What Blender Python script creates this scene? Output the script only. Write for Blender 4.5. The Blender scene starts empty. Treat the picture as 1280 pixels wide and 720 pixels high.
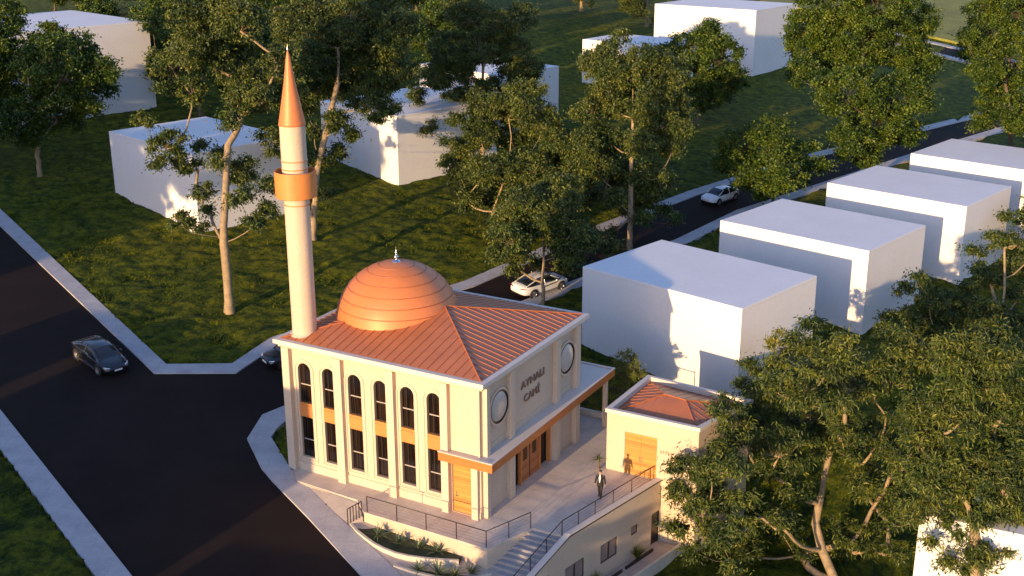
import bpy, bmesh, math, random
import numpy as np
from mathutils import Vector, Matrix, noise
from mathutils.geometry import tessellate_polygon
R=math.radians
SC=bpy.context.scene
COL=SC.collection
# ------------------------------------------------------------------ ground shape
def _s(a,b,x):
    t=min(1.,max(0.,(x-a)/(b-a))); return t*t*(3-2*t)
K=.09
def G(u,v):
    s=-(.891*u-.454*v+12.5)
    if s>95: s=95+45*math.tanh((s-95)/45)
    if s<-25: s=-25-15*math.tanh((-s-25)/15)
    return -.05+K*s
def drop(u,v):
    if v<10.2: d=(u-5.6)*.9778-(v-.63)*.2095
    else: d=(u-9.94)*.970-(v-9.72)*.2414
    return 3.3*_s(-1.3,-.3,d)*_s(-7,-3,v)*(1-_s(14,28,v))
def GY(u,v): return G(u,v)-drop(u,v)
# ------------------------------------------------------------------ tagging
def tag(o,label=None,cat=None,group=None,kind=None):
    if label: o['label']=label
    if cat: o['category']=cat
    if group: o['group']=group
    if kind: o['kind']=kind
    return o
def empty(name,loc,rz=0,parent=None,scale=1):
    o=bpy.data.objects.new(name,None); COL.objects.link(o); o.location=loc; o.rotation_euler=(0,0,rz); o.scale=(scale,)*3
    o.empty_display_size=.3
    if parent: o.parent=parent
    return o
def copy_tree(o,parent=None):
    c=o.copy(); COL.objects.link(c); c.parent=parent
    for ch in list(o.children): copy_tree(ch,c)
    return c
# ------------------------------------------------------------------ mesh builder
class MB:
    def __init__(s): s.v=[]; s.f=[]; s.sm=[]; s.mi=[]; s.cur=0
    def add(s,vs,fs,smooth=False):
        b=len(s.v); s.v+= [tuple(p) for p in vs]
        for f in fs: s.f.append(tuple(b+i for i in f)); s.sm.append(smooth); s.mi.append(s.cur)
        return s
    def box(s,x0,y0,z0,x1,y1,z1,M=None):
        P=[Vector(p) for p in ((x0,y0,z0),(x1,y0,z0),(x1,y1,z0),(x0,y1,z0),(x0,y0,z1),(x1,y0,z1),(x1,y1,z1),(x0,y1,z1))]
        if M: P=[M@p for p in P]
        return s.add(P,[(0,3,2,1),(4,5,6,7),(0,1,5,4),(1,2,6,5),(2,3,7,6),(3,0,4,7)])
    def prism(s,poly,z0,z1):
        # poly: list of (x,y); z0,z1 numbers or functions of (x,y)
        n=len(poly)
        a=sum(poly[i][0]*poly[(i+1)%n][1]-poly[(i+1)%n][0]*poly[i][1] for i in range(n))
        if a<0: poly=poly[::-1]
        fz=lambda z,p: z(*p) if callable(z) else z
        V=[(p[0],p[1],fz(z1,p)) for p in poly]+[(p[0],p[1],fz(z0,p)) for p in poly]
        T=tessellate_polygon([[Vector((p[0],p[1],0)) for p in poly]])
        F=[]
        for t in T:
            A,B,C=[poly[i] for i in t]
            cr=(B[0]-A[0])*(C[1]-A[1])-(B[1]-A[1])*(C[0]-A[0])
            if cr<0: t=t[::-1]
            F.append(tuple(t)); F.append(tuple(n+i for i in t[::-1]))
        for i in range(n):
            j=(i+1)%n; F.append((n+i,n+j,j,i))
        return s.add(V,F)
    def tube(s,pts,r,n=8,caps=True,smooth=True):
        pts=[Vector(p) for p in pts]; rr=r if isinstance(r,(list,tuple)) else [r]*len(pts)
        ref=None; V=[];F=[]
        for i,p in enumerate(pts):
            d=(pts[min(i+1,len(pts)-1)]-pts[max(i-1,0)]).normalized()
            if ref is None:
                ref=Vector((0,0,1)) if abs(d.z)<.9 else Vector((1,0,0))
            a=(ref-d*ref.dot(d)).normalized(); ref=a; b=d.cross(a)
            for k in range(n):
                t=2*math.pi*k/n; V.append(p+(a*math.cos(t)+b*math.sin(t))*rr[i])
        for i in range(len(pts)-1):
            for k in range(n):
                q=(k+1)%n; F.append((i*n+k,i*n+q,(i+1)*n+q,(i+1)*n+k))
        s.add(V,F,smooth)
        if caps:
            s.add(V[:n],[tuple(range(n))[::-1]]); s.add(V[-n:],[tuple(range(n))])
        return s
    def lathe(s,prof,n=48,c=(0,0,0),smooth=True,M=None):
        V=[];F=[]
        for (r,z) in prof:
            for k in range(n):
                t=2*math.pi*k/n; p=Vector((c[0]+r*math.cos(t),c[1]+r*math.sin(t),c[2]+z)); V.append(M@p if M else p)
        for i in range(len(prof)-1):
            for k in range(n):
                q=(k+1)%n; F.append((i*n+k,i*n+q,(i+1)*n+q,(i+1)*n+k))
        return s.add(V,F,smooth)
    def ell(s,c,r,n=12,M=None):
        V=[];F=[];m=n//2
        for i in range(m+1):
            ph=math.pi*i/m
            for k in range(n):
                t=2*math.pi*k/n
                p=Vector((c[0]+r[0]*math.sin(ph)*math.cos(t),c[1]+r[1]*math.sin(ph)*math.sin(t),c[2]-r[2]*math.cos(ph))); V.append(M@p if M else p)
        for i in range(m):
            for k in range(n):
                q=(k+1)%n; F.append((i*n+k,i*n+q,(i+1)*n+q,(i+1)*n+k))
        return s.add(V,F,True)
    def build(s,name,mat,parent=None,bevel=0,loc=None):
        me=bpy.data.meshes.new(name); me.from_pydata(s.v,[],s.f)
        for m in (mat if isinstance(mat,(list,tuple)) else [mat]): me.materials.append(m)
        me.polygons.foreach_set('use_smooth',s.sm); me.polygons.foreach_set('material_index',s.mi)
        me.update(); o=bpy.data.objects.new(name,me); COL.objects.link(o)
        if parent: o.parent=parent
        if loc: o.location=loc
        if bevel:
            b=o.modifiers.new('bevel','BEVEL'); b.width=bevel; b.segments=2; b.limit_method='ANGLE'; b.angle_limit=R(40)
        return o
def frame(o,ex,ey,ez=(0,0,1)):
    M=Matrix.Identity(4)
    for i,e in enumerate((ex,ey,ez)):
        for j in range(3): M[j][i]=e[j]
    for j in range(3): M[j][3]=o[j]
    return M
# wall in local frame: X along wall, Y = into the building, Z up ; holes = loops of (x,z)
def wall_holes(mb,outer,holes,depth,M,thick=None):
    loops=[outer]+holes
    pts=[p for l in loops for p in l]
    T=tessellate_polygon([[Vector((p[0],p[1],0)) for p in l] for l in loops])
    V=[M@Vector((p[0],0,p[1])) for p in pts]; F=[]
    for t in T:
        A,B,C=[pts[i] for i in t]; cr=(B[0]-A[0])*(C[1]-A[1])-(B[1]-A[1])*(C[0]-A[0])
        if abs(cr)<1e-9: continue
        F.append(tuple(t) if cr>0 else tuple(t[::-1]))
    mb.add(V,F)
    for h in holes:
        n=len(h); V=[M@Vector((p[0],0,p[1])) for p in h]+[M@Vector((p[0],depth,p[1])) for p in h]
        a=sum(h[i][0]*h[(i+1)%n][1]-h[(i+1)%n][0]*h[i][1] for i in range(n))
        mb.add(V,[((i,(i+1)%n,n+(i+1)%n,n+i) if a>0 else (i,n+i,n+(i+1)%n,(i+1)%n)) for i in range(n)])
def rect(x0,z0,x1,z1): return [(x0,z0),(x1,z0),(x1,z1),(x0,z1)]
def arch(x0,z0,x1,z1,n=14):
    r=(x1-x0)/2; c=(x0+x1)/2; zc=z1-r
    return [(x0,z0),(x1,z0)]+[(c+r*math.cos(math.pi*i/n),zc+r*math.sin(math.pi*i/n)) for i in range(n+1)]
def offset_arch(x0,z0,x1,z1,d): return arch(x0-d,z0-d,x1+d,z1+d)
def ring(mb,la,lb,y0,y1,M):
    # band between two loops of equal length, proud from y0 to y1 (y1<y0 = outwards)
    n=len(la)
    V=[M@Vector((p[0],y1,p[1])) for p in la]+[M@Vector((p[0],y1,p[1])) for p in lb]+[M@Vector((p[0],y0,p[1])) for p in la]+[M@Vector((p[0],y0,p[1])) for p in lb]
    F=[]
    for i in range(n):
        j=(i+1)%n
        F+=[(n+i,n+j,j,i),(i,j,2*n+j,2*n+i),(n+j,n+i,3*n+i,3*n+j)]
    mb.add(V,F)
# ------------------------------------------------------------------ materials
def nmat(name):
    m=bpy.data.materials.new(name); m.use_nodes=True; nt=m.node_tree; b=nt.nodes['Principled BSDF']; return m,nt,b
def N(nt,t,**k):
    n=nt.nodes.new(t)
    for a,v in k.items(): setattr(n,a,v)
    return n
def ramp(nt,fac,stops):
    r=N(nt,'ShaderNodeValToRGB'); e=r.color_ramp.elements
    while len(e)<len(stops): e.new(.5)
    for i,(p,c) in enumerate(stops): e[i].position=p; e[i].color=(*c,1)
    nt.links.new(fac,r.inputs[0]); return r
def tex(nt,kind='NOISE',scale=5,detail=4,rough=.6,coord='Object',dist=0):
    tc=N(nt,'ShaderNodeTexCoord'); n=N(nt,'ShaderNodeTexNoise'); n.inputs['Scale'].default_value=scale; n.inputs['Detail'].default_value=detail
    n.inputs['Roughness'].default_value=rough; n.inputs['Distortion'].default_value=dist
    nt.links.new(tc.outputs[coord],n.inputs['Vector']); return n
def mul(c,k): return tuple(min(1,x*k) for x in c)
def simple(name,col,rough=.6,var=.12,scale=1.2,bump=.0,bscale=30,metal=0,spec=.5,fine=.06):
    m,nt,b=nmat(name); b.inputs['Roughness'].default_value=rough; b.inputs['Metallic'].default_value=metal
    b.inputs['Specular IOR Level'].default_value=spec
    n=tex(nt,scale=scale,detail=6); r=ramp(nt,n.outputs['Fac'],[(.3,mul(col,1-var)),(.7,mul(col,1+var*.6))])
    n2=tex(nt,scale=scale*14,detail=3); mx=N(nt,'ShaderNodeMix',data_type='RGBA',blend_type='MULTIPLY'); mx.inputs[0].default_value=1
    r2=ramp(nt,n2.outputs['Fac'],[(.3,(1-fine*2,)*3),(.7,(1,1,1))])
    nt.links.new(r.outputs[0],mx.inputs[6]); nt.links.new(r2.outputs[0],mx.inputs[7]); nt.links.new(mx.outputs[2],b.inputs['Base Color'])
    if bump:
        n3=tex(nt,scale=bscale,detail=5); bp=N(nt,'ShaderNodeBump'); bp.inputs['Strength'].default_value=bump; bp.inputs['Distance'].default_value=.03
        nt.links.new(n3.outputs['Fac'],bp.inputs['Height']); nt.links.new(bp.outputs[0],b.inputs['Normal'])
    return m
def striped(name,col,col2,axis,freq,rough=.5,width=.06,grain=True,bump=.5):
    # planks: dark joint lines across one object axis
    m,nt,b=nmat(name); b.inputs['Roughness'].default_value=rough
    tc=N(nt,'ShaderNodeTexCoord'); sp=N(nt,'ShaderNodeSeparateXYZ'); nt.links.new(tc.outputs['Object'],sp.inputs[0])
    mm=N(nt,'ShaderNodeMath',operation='MULTIPLY'); mm.inputs[1].default_value=freq; nt.links.new(sp.outputs[axis],mm.inputs[0])
    fr=N(nt,'ShaderNodeMath',operation='FRACT'); nt.links.new(mm.outputs[0],fr.inputs[0])
    fl=N(nt,'ShaderNodeMath',operation='FLOOR'); nt.links.new(mm.outputs[0],fl.inputs[0])
    wn=N(nt,'ShaderNodeTexWhiteNoise',noise_dimensions='1D'); nt.links.new(fl.outputs[0],wn.inputs['W'])
    lt=N(nt,'ShaderNodeMath',operation='LESS_THAN'); lt.inputs[1].default_value=width; nt.links.new(fr.outputs[0],lt.inputs[0])
    g=tex(nt,scale=3,detail=8,dist=.4); mp=N(nt,'ShaderNodeMapping'); s=[14,14,14]; 
    mp.inputs['Scale'].default_value=[1.2 if i!=axis else 18 for i in range(3)]
    nt.links.new(tc.outputs['Object'],mp.inputs[0]); nt.links.new(mp.outputs[0],g.inputs['Vector'])
    ad=N(nt,'ShaderNodeMath',operation='MULTIPLY_ADD'); ad.inputs[1].default_value=.5; nt.links.new(wn.outputs['Value'],ad.inputs[0]); 
    hf=N(nt,'ShaderNodeMath',operation='MULTIPLY'); hf.inputs[1].default_value=.6; nt.links.new(g.outputs['Fac'],hf.inputs[0]); nt.links.new(hf.outputs[0],ad.inputs[2])
    r=ramp(nt,ad.outputs[0],[(.2,col2),(.75,col)])
    mx=N(nt,'ShaderNodeMix',data_type='RGBA'); nt.links.new(lt.outputs[0],mx.inputs[0]); nt.links.new(r.outputs[0],mx.inputs[6]); mx.inputs[7].default_value=(*mul(col2,.35),1)
    nt.links.new(mx.outputs[2],b.inputs['Base Color'])
    bp=N(nt,'ShaderNodeBump'); bp.inputs['Strength'].default_value=bump; bp.inputs['Distance'].default_value=.01; bp.invert=True
    nt.links.new(lt.outputs[0],bp.inputs['Height']); nt.links.new(bp.outputs[0],b.inputs['Normal'])
    return m
def paving(name,c1,c2,mortar,w,h,rot=0,rough=.7,offset=.5,msize=.012):
    m,nt,b=nmat(name); b.inputs['Roughness'].default_value=rough
    tc=N(nt,'ShaderNodeTexCoord'); mp=N(nt,'ShaderNodeMapping'); mp.inputs['Rotation'].default_value=(0,0,rot); nt.links.new(tc.outputs['Object'],mp.inputs[0])
    br=N(nt,'ShaderNodeTexBrick'); br.inputs['Scale'].default_value=1; br.inputs['Brick Width'].default_value=w; br.inputs['Row Height'].default_value=h
    br.inputs['Mortar Size'].default_value=msize; br.inputs['Color1'].default_value=(*c1,1); br.inputs['Color2'].default_value=(*c2,1); br.inputs['Mortar'].default_value=(*mortar,1); br.offset=offset
    br.inputs['Bias'].default_value=0
    nt.links.new(mp.outputs[0],br.inputs[0])
    n=tex(nt,scale=.7,detail=8,rough=.7); r=ramp(nt,n.outputs['Fac'],[(.3,(.74,.73,.74)),(.7,(1.05,1.04,1.0))])
    n2=tex(nt,scale=9,detail=6,rough=.7); r2=ramp(nt,n2.outputs['Fac'],[(.3,(.82,.82,.82)),(.65,(1,1,1))])
    mx=N(nt,'ShaderNodeMix',data_type='RGBA',blend_type='MULTIPLY'); mx.inputs[0].default_value=1; nt.links.new(br.outputs[0],mx.inputs[6]); nt.links.new(r.outputs[0],mx.inputs[7])
    m2=N(nt,'ShaderNodeMix',data_type='RGBA',blend_type='MULTIPLY'); m2.inputs[0].default_value=1; nt.links.new(mx.outputs[2],m2.inputs[6]); nt.links.new(r2.outputs[0],m2.inputs[7])
    nt.links.new(m2.outputs[2],b.inputs['Base Color'])
    bp=N(nt,'ShaderNodeBump'); bp.inputs['Strength'].default_value=.35; bp.inputs['Distance'].default_value=.01; nt.links.new(n2.outputs['Fac'],bp.inputs['Height']); nt.links.new(bp.outputs[0],b.inputs['Normal'])
    return m
def leafmat(name,c1,c2,c3):
    m,nt,b=nmat(name)
    at=N(nt,'ShaderNodeAttribute',attribute_name='tint'); r=ramp(nt,at.outputs['Fac'],[(0,c1),(.55,c2),(1,c3)])
    n=tex(nt,scale=.45,detail=2); r2=ramp(nt,n.outputs['Fac'],[(.35,(.8,.9,.85)),(.65,(1.1,1.02,.85))])
    mx=N(nt,'ShaderNodeMix',data_type='RGBA',blend_type='MULTIPLY'); mx.inputs[0].default_value=1; nt.links.new(r.outputs[0],mx.inputs[6]); nt.links.new(r2.outputs[0],mx.inputs[7])
    nt.links.new(mx.outputs[2],b.inputs['Base Color']); b.inputs['Roughness'].default_value=.5; b.inputs['Specular IOR Level'].default_value=.4
    tr=N(nt,'ShaderNodeBsdfTranslucent'); nt.links.new(mx.outputs[2],tr.inputs[0])
    ms=N(nt,'ShaderNodeMixShader'); ms.inputs[0].default_value=.22
    out=nt.nodes['Material Output']; nt.links.new(b.outputs[0],ms.inputs[1]); nt.links.new(tr.outputs[0],ms.inputs[2]); nt.links.new(ms.outputs[0],out.inputs[0])
    return m
M={}
M['cream']=simple('cream_plaster',(.58,.46,.34),.75,.06,.5,.15,40)
M['trim']=simple('cream_trim',(.61,.49,.365),.7,.05,.6,.1,40)
M['pale']=simple('pale_stone_cornice',(.66,.58,.50),.65,.06,.7,.1,30)
M['white']=simple('white_render',(.78,.76,.73),.8,.05,.25,.1,12,fine=.03)
M['roofmetal']=simple('terracotta_roof_metal',(.50,.17,.065),.45,.12,.9,.05,20,metal=.15)
M['roofseam']=simple('terracotta_seam',(.40,.13,.05),.45,.05,1,metal=.1)
M['dome']=simple('dome_copper_paint',(.60,.20,.065),.5,.08,.5,.04,8,metal=.1)
M['seamdark']=simple('dark_seam',(.36,.12,.045),.5,.05,1)
M['orange']=simple('orange_cladding',(.62,.23,.06),.5,.1,1.5,.05,20)
M['wood']=striped('honey_wood_planks',(.56,.27,.06),(.36,.15,.035),2,5.5,.45)
M['doorwood']=striped('red_brown_wood',(.42,.16,.05),(.28,.09,.03),2,4.5,.45)
M['frame']=simple('bronze_window_frame',(.06,.045,.035),.4,.1,3,metal=.5)
M['bar']=simple('grey_window_bar',(.38,.34,.30),.5,.1,3)
M['lens']=simple('frosted_round_pane',(.50,.46,.40),.25,.1,2)
M['metal']=simple('dark_railing_metal',(.07,.055,.05),.4,.1,3,metal=.7)
M['steel']=simple('steel',(.6,.62,.65),.25,.05,3,metal=1)
M['dark']=simple('dark_opening',(.012,.010,.010),.35,.1,2)
M['letters']=simple('bronze_letters',(.28,.20,.15),.5,.1,3,metal=.5)
M['conc']=simple('planter_concrete',(.62,.55,.44),.8,.12,.8,.3,25)
M['soil']=simple('planting_soil',(.045,.06,.02),.95,.4,2.5,.8,10,fine=.2)
M['pave']=paving('terrace_paving',(.70,.60,.50),(.64,.55,.46),(.40,.34,.30),2.4,2.4,0,offset=0)
M['path']=paving('path_paving',(.56,.48,.41),(.52,.45,.39),(.30,.28,.26),1.4,1.4,.3)
M['walk']=paving('sidewalk_concrete',(.52,.50,.50),(.48,.47,.47),(.38,.37,.37),1.6,1.6,-.48,offset=0)
M['step']=simple('step_stone',(.38,.36,.35),.75,.12,2,.2,20)
M['bark']=simple('pale_bark',(.38,.28,.16),.85,.35,2.5,.7,14,fine=.2)
M['bark2']=simple('brown_bark',(.16,.12,.085),.9,.35,2.5,.7,14,fine=.2)
M['leaf']=leafmat('eucalyptus_leaves',(.012,.028,.008),(.060,.092,.018),(.21,.22,.035))
M['leaf2']=leafmat('broad_leaves',(.010,.028,.004),(.052,.098,.010),(.18,.22,.020))
M['leaf3']=leafmat('yellow_green_leaves',(.06,.08,.015),(.15,.17,.03),(.30,.27,.05))
M['agave']=leafmat('agave_leaves',(.10,.14,.09),(.16,.20,.12),(.26,.29,.15))
def glassmat():
    m,nt,b=nmat('dark_window_glass'); b.inputs['Roughness'].default_value=.08; b.inputs['Specular IOR Level'].default_value=.6
    tc=N(nt,'ShaderNodeTexCoord'); mp=N(nt,'ShaderNodeMapping'); mp.inputs['Scale'].default_value=(9,9,.25); nt.links.new(tc.outputs['Object'],mp.inputs[0])
    n=N(nt,'ShaderNodeTexNoise'); n.inputs['Scale'].default_value=1; n.inputs['Detail'].default_value=3; nt.links.new(mp.outputs[0],n.inputs['Vector'])
    r=ramp(nt,n.outputs['Fac'],[(.42,(.005,.004,.004)),(.62,(.024,.014,.009))]); nt.links.new(r.outputs[0],b.inputs['Base Color']); return m
M['glass']=glassmat()
M['glass2']=simple('curtained_window_glass',(.30,.22,.19),.2,.15,3)
def asphaltmat():
    m,nt,b=nmat('asphalt'); b.inputs['Roughness'].default_value=.85; b.inputs['Specular IOR Level'].default_value=.1
    n=tex(nt,scale=.12,detail=8,rough=.65); r=ramp(nt,n.outputs['Fac'],[(.3,(.016,.011,.009)),(.7,(.030,.019,.015))])
    n2=tex(nt,scale=30,detail=3); r2=ramp(nt,n2.outputs['Fac'],[(.3,(.75,.75,.75)),(.7,(1.1,1.1,1.1))])
    mx=N(nt,'ShaderNodeMix',data_type='RGBA',blend_type='MULTIPLY'); mx.inputs[0].default_value=1; nt.links.new(r.outputs[0],mx.inputs[6]); nt.links.new(r2.outputs[0],mx.inputs[7]); nt.links.new(mx.outputs[2],b.inputs['Base Color'])
    bp=N(nt,'ShaderNodeBump'); bp.inputs['Strength'].default_value=.3; bp.inputs['Distance'].default_value=.01; nt.links.new(n2.outputs['Fac'],bp.inputs['Height']); nt.links.new(bp.outputs[0],b.inputs['Normal']); return m
M['asphalt']=asphaltmat()
def grassmat():
    m,nt,b=nmat('lawn_grass'); b.inputs['Roughness'].default_value=.9; b.inputs['Specular IOR Level'].default_value=.15
    n=tex(nt,scale=.9,detail=9,rough=.75,dist=.3); r=ramp(nt,n.outputs['Fac'],[(.32,(.008,.022,.003)),(.45,(.055,.085,.006)),(.60,(.20,.21,.010))])
    n2=tex(nt,scale=.06,detail=3); r2=ramp(nt,n2.outputs['Fac'],[(.35,(.75,.85,.8)),(.65,(1.15,1.08,.9))])
    n4=tex(nt,scale=6,detail=6,rough=.8); r4=ramp(nt,n4.outputs['Fac'],[(.35,(.45,.5,.4)),(.6,(1.2,1.15,1.1))])
    mx=N(nt,'ShaderNodeMix',data_type='RGBA',blend_type='MULTIPLY'); mx.inputs[0].default_value=1; nt.links.new(r.outputs[0],mx.inputs[6]); nt.links.new(r2.outputs[0],mx.inputs[7])
    m4=N(nt,'ShaderNodeMix',data_type='RGBA',blend_type='MULTIPLY'); m4.inputs[0].default_value=1; nt.links.new(mx.outputs[2],m4.inputs[6]); nt.links.new(r4.outputs[0],m4.inputs[7]); nt.links.new(m4.outputs[2],b.inputs['Base Color'])
    n3=tex(nt,scale=5,detail=9,rough=.8); bp=N(nt,'ShaderNodeBump'); bp.inputs['Strength'].default_value=1; bp.inputs['Distance'].default_value=.4; nt.links.new(n3.outputs['Fac'],bp.inputs['Height']); nt.links.new(bp.outputs[0],b.inputs['Normal']); return m
M['grass']=grassmat()
M['fascia']=simple('rust_orange_fascia',(.52,.16,.035),.5,.08,1.5)
M['lit_lawn_sheet']=simple('painted_sunlit_grass',(.26,.26,.04),.95,.3,.15,.6,3,fine=.2)  # lawn grass in a lighter tone, sunlight put into the colour
# ================================================================== GROUND, ROADS
def resample_pairs(A,B,step=4):
    a=[];b=[]
    for i in range(len(A)-1):
        L=max(math.dist(A[i],A[i+1]),math.dist(B[i],B[i+1])); n=max(1,int(L/step))
        for k in range(n):
            t=k/n; a.append(tuple(A[i][j]*(1-t)+A[i+1][j]*t for j in (0,1))); b.append(tuple(B[i][j]*(1-t)+B[i+1][j]*t for j in (0,1)))
    a.append(A[-1]); b.append(B[-1]); return a,b
def strip(name,A,B,top,bot,mat,step=4):
    a,b=resample_pairs(A,B,step); n=len(a); m=MB()
    V=[]
    for p in a: V.append((p[0],p[1],G(*p)+top))
    for p in b: V.append((p[0],p[1],G(*p)+top))
    for p in a: V.append((p[0],p[1],G(*p)+bot))
    for p in b: V.append((p[0],p[1],G(*p)+bot))
    # orientation
    cr=(a[1][0]-a[0][0])*(b[0][1]-a[0][1])-(a[1][1]-a[0][1])*(b[0][0]-a[0][0])
    F=[]
    for i in range(n-1):
        q=[(i,i+1,n+i+1,n+i),(2*n+i+1,2*n+i,i,i+1)[::-1] and (2*n+i,2*n+i+1,i+1,i),(n+i,n+i+1,3*n+i+1,3*n+i)]
        F+= [f if cr>0 else f[::-1] for f in q]
    F+=[(0,n,3*n,2*n),(n-1,2*n-1,4*n-1,3*n-1)]
    m.add(V,F); o=m.build(name,mat); tag(o,kind='structure'); return o
road1A=[(-169,62.5),(-65.8,18.95),(-31.2,4.49),(-19.6,1.4),(-15.89,-1.44),(-14.33,-2.25),(-9.82,-4.29),(-3.81,-7.19),(20,-18.7),(45,-30.8)]
road1B=[(-178,51.9),(-70,8.35),(-35.9,-5.5),(-24,-10.4),(-20.5,-11.8),(-19,-12.4),(-14.5,-14.2),(-9,-16.5),(13,-25.4),(37,-35.1)]
strip('road',road1A,road1B,.02,-.3,M['asphalt'])
farout=[(-31.2,4.49),(-26.29,7.95),(-26.85,13.46),(-20.4,33),(-19.3,40.2),(-18.3,48.3),(-13.6,70.7),(-7.4,93.3),(5,126.7),(14.4,151.5),(20.4,167.5)]
farin=[(-31.54,6.09),(-27.59,8.97),(-28.19,14.3),(-21.83,33.2),(-20.73,40.5),(-19.72,48.53),(-15.05,71.2),(-8.83,93.9),(3.61,127.2),(13,152),(19,168)]
nearout=[(18,149.5),(10.2,127),(2.2,102.7),(-4.6,80),(-8.2,68.2),(-10.1,55.7),(-14.5,36),(-18.9,16),(-20.03,6.06),(-20.47,4.08),(-19.14,.93),(-15.89,-1.44),(-14.33,-2.25),(-9.82,-4.29),(-3.81,-7.19),(20,-18.7),(45,-30.8)]
nearin=[(19.4,149),(11.6,126.6),(3.6,102.3),(-3.2,79.6),(-6.8,67.9),(-8.7,55.3),(-13.1,35.7),(-17.4,15.7),(-18.58,4.4),(-18.4,3.2),(-17.95,2.01),(-14.05,-.6),(-13,-1.1),(-8.9,-2.95),(-2.9,-5.5),(20.8,-16.9),(46,-29)]
m=MB(); poly=[(-31.2,3.8)]+[p for p in farout]+[(24,166)]+nearout[:11]+[(-18.5,-1)]
m.prism(poly,lambda x,y:G(x,y)-.3,lambda x,y:G(x,y)+.026); tag(m.build('side_road',M['asphalt']),kind='structure')
strip('cross_road',[(-100,231),(-8,184.5),(-1.6,182),(60,153)],[(-100,222),(-6.9,176.5),(-.6,173.5),(60,145)],.02,-.3,M['asphalt'])
strip('pavement',farin,farout,.13,-.3,M['walk'])
tag(strip('pavement',nearin,nearout,.125,-.3,M['walk']))
strip('pavement',[(-172,66),(-69.7,22.17),(-31.54,6.09)],[(-169,62.5),(-65.8,18.95),(-31.2,4.49)],.13,-.3,M['walk'])
blr=[(-178,51.9),(-35.9,-5.5),(-14.5,-14.2),(10,-24.1),(50,-40.3)]; bll=[(x-.62,y-1.53) for x,y in blr]
strip('pavement',blr,bll,.13,-.3,M['walk'])
strip('pavement',[(-100,233),(-8,186.5),(-1.6,184),(60,155)],[(-100,231),(-8,184.5),(-1.6,182),(60,153)],.13,-.3,M['walk'])
strip('pavement',[(-100,222),(-6.9,176.5),(-.6,173.5),(60,145)],[(-100,220),(-6.9,174.5),(-.6,171.5),(60,143)],.13,-.3,M['walk'])
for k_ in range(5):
    y_=14*k_; strip('lit_lawn_sheet',[(-100,234.5+y_+14),(60,156.5+y_+14)],[(-100,234.5+y_),(60,156.5+y_)],.5+.002*k_,-.2,M['lit_lawn_sheet'],6)  # sheet over the far lawn, its sunlit brightness painted in
TERR=[(-14.9,.3),(-12.9,-1.5),(-8,-1.72),(-6.7,-2.75),(2.02,-2.8),(3.19,.56),(5.31,.66),(7.22,9.63),(3.68,9.63),(3.68,16.9),(-3,16.9),(-3,12.6),(-14.2,12.6)]
# terrain sheet
def axis(lo,hi,c0,c1,st):
    a=list(np.arange(c0,c1+1e-6,st)); s=st; x=c1
    while x<hi: s*=1.25; x+=s; a.append(x)
    s=st; x=c0; pre=[]
    while x>lo: s*=1.25; x-=s; pre.append(x)
    return np.array(pre[::-1]+a)
XS=axis(-1500,1200,-82,34,.42); YS=axis(-600,3000,-16,84,.42)
XX,YY=np.meshgrid(XS,YS); nx,ny=len(XS),len(YS)
def Gn(u,v):
    s=-(.891*u-.454*v+12.5); s=np.where(s>95,95+45*np.tanh((s-95)/45),s); s=np.where(s<-25,-25-15*np.tanh((-s-25)/15),s); return -.05+K*s
def ss(a,b,x):
    t=np.clip((x-a)/(b-a),0,1); return t*t*(3-2*t)
D1=(XX-5.6)*.9778-(YY-.63)*.2095; D2=(XX-9.94)*.970-(YY-9.72)*.2414
DR=3.3*ss(-1.3,-.3,np.where(YY<10.2,D1,D2))*ss(-7,-3,YY)*(1-ss(14,28,YY))
def inpoly(poly,X,Y):
    r=np.zeros(X.shape,bool); n=len(poly)
    for i in range(n):
        x0,y0=poly[i];x1,y1=poly[(i+1)%n]
        if y0==y1: continue
        c=((y0>Y)!=(y1>Y))&(X<(x1-x0)*(Y-y0)/(y1-y0)+x0); r^=c
    return r
mask=np.zeros(XX.shape,bool)
PATHP=[(-14.05,-.6),(-8.9,-2.95),(-2.9,-5.5),(3.2,-8.1),(6,-6.5),(5.2,-1),(2.4,-2),(-12.9,-1),(-14.2,.2)]
for pl in (road1A+road1B[::-1],poly,farin+farout[::-1],nearin+nearout[::-1],[(-172,66),(-69.7,22.17),(-31.54,6.09),(-31.2,4.49),(-65.8,18.95),(-169,62.5)],blr+bll[::-1],TERR,PATHP,
           [(-100,233),(-8,186.5),(60,155),(60,143),(-6.9,174.5),(-100,220)]): mask|=inpoly(pl,XX,YY)
rs=np.random.RandomState(3)
def vnoise(X,Y,s,seed):
    r=np.random.RandomState(seed).rand(512,512); x=X/s+1000;y=Y/s+1000; xi=np.floor(x).astype(int);yi=np.floor(y).astype(int); fx=x-xi;fy=y-yi; fx=fx*fx*(3-2*fx);fy=fy*fy*(3-2*fy)
    g=lambda a,b:r[a%512,b%512]
    return (g(xi,yi)*(1-fx)+g(xi+1,yi)*fx)*(1-fy)+(g(xi,yi+1)*(1-fx)+g(xi+1,yi+1)*fx)*fy
disp=.26*vnoise(XX,YY,.9,1)+.20*vnoise(XX,YY,2.4,2)+.07*rs.rand(*XX.shape)-.10
far=np.clip((np.hypot(XX+25,YY-30)-110)/60,0,1)
disp=disp*(1-far*.5)
ZZ=Gn(XX,YY)-DR+np.where(mask,-.22,np.clip(disp,-.1,.4))
me=bpy.data.meshes.new('lawn'); V=np.stack([XX.ravel(),YY.ravel(),ZZ.ravel()],1)
i=(np.arange(ny-1)[:,None]*nx+np.arange(nx-1)[None]).ravel(); Fq=np.stack([i,i+1,i+nx+1,i+nx],1)
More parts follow.
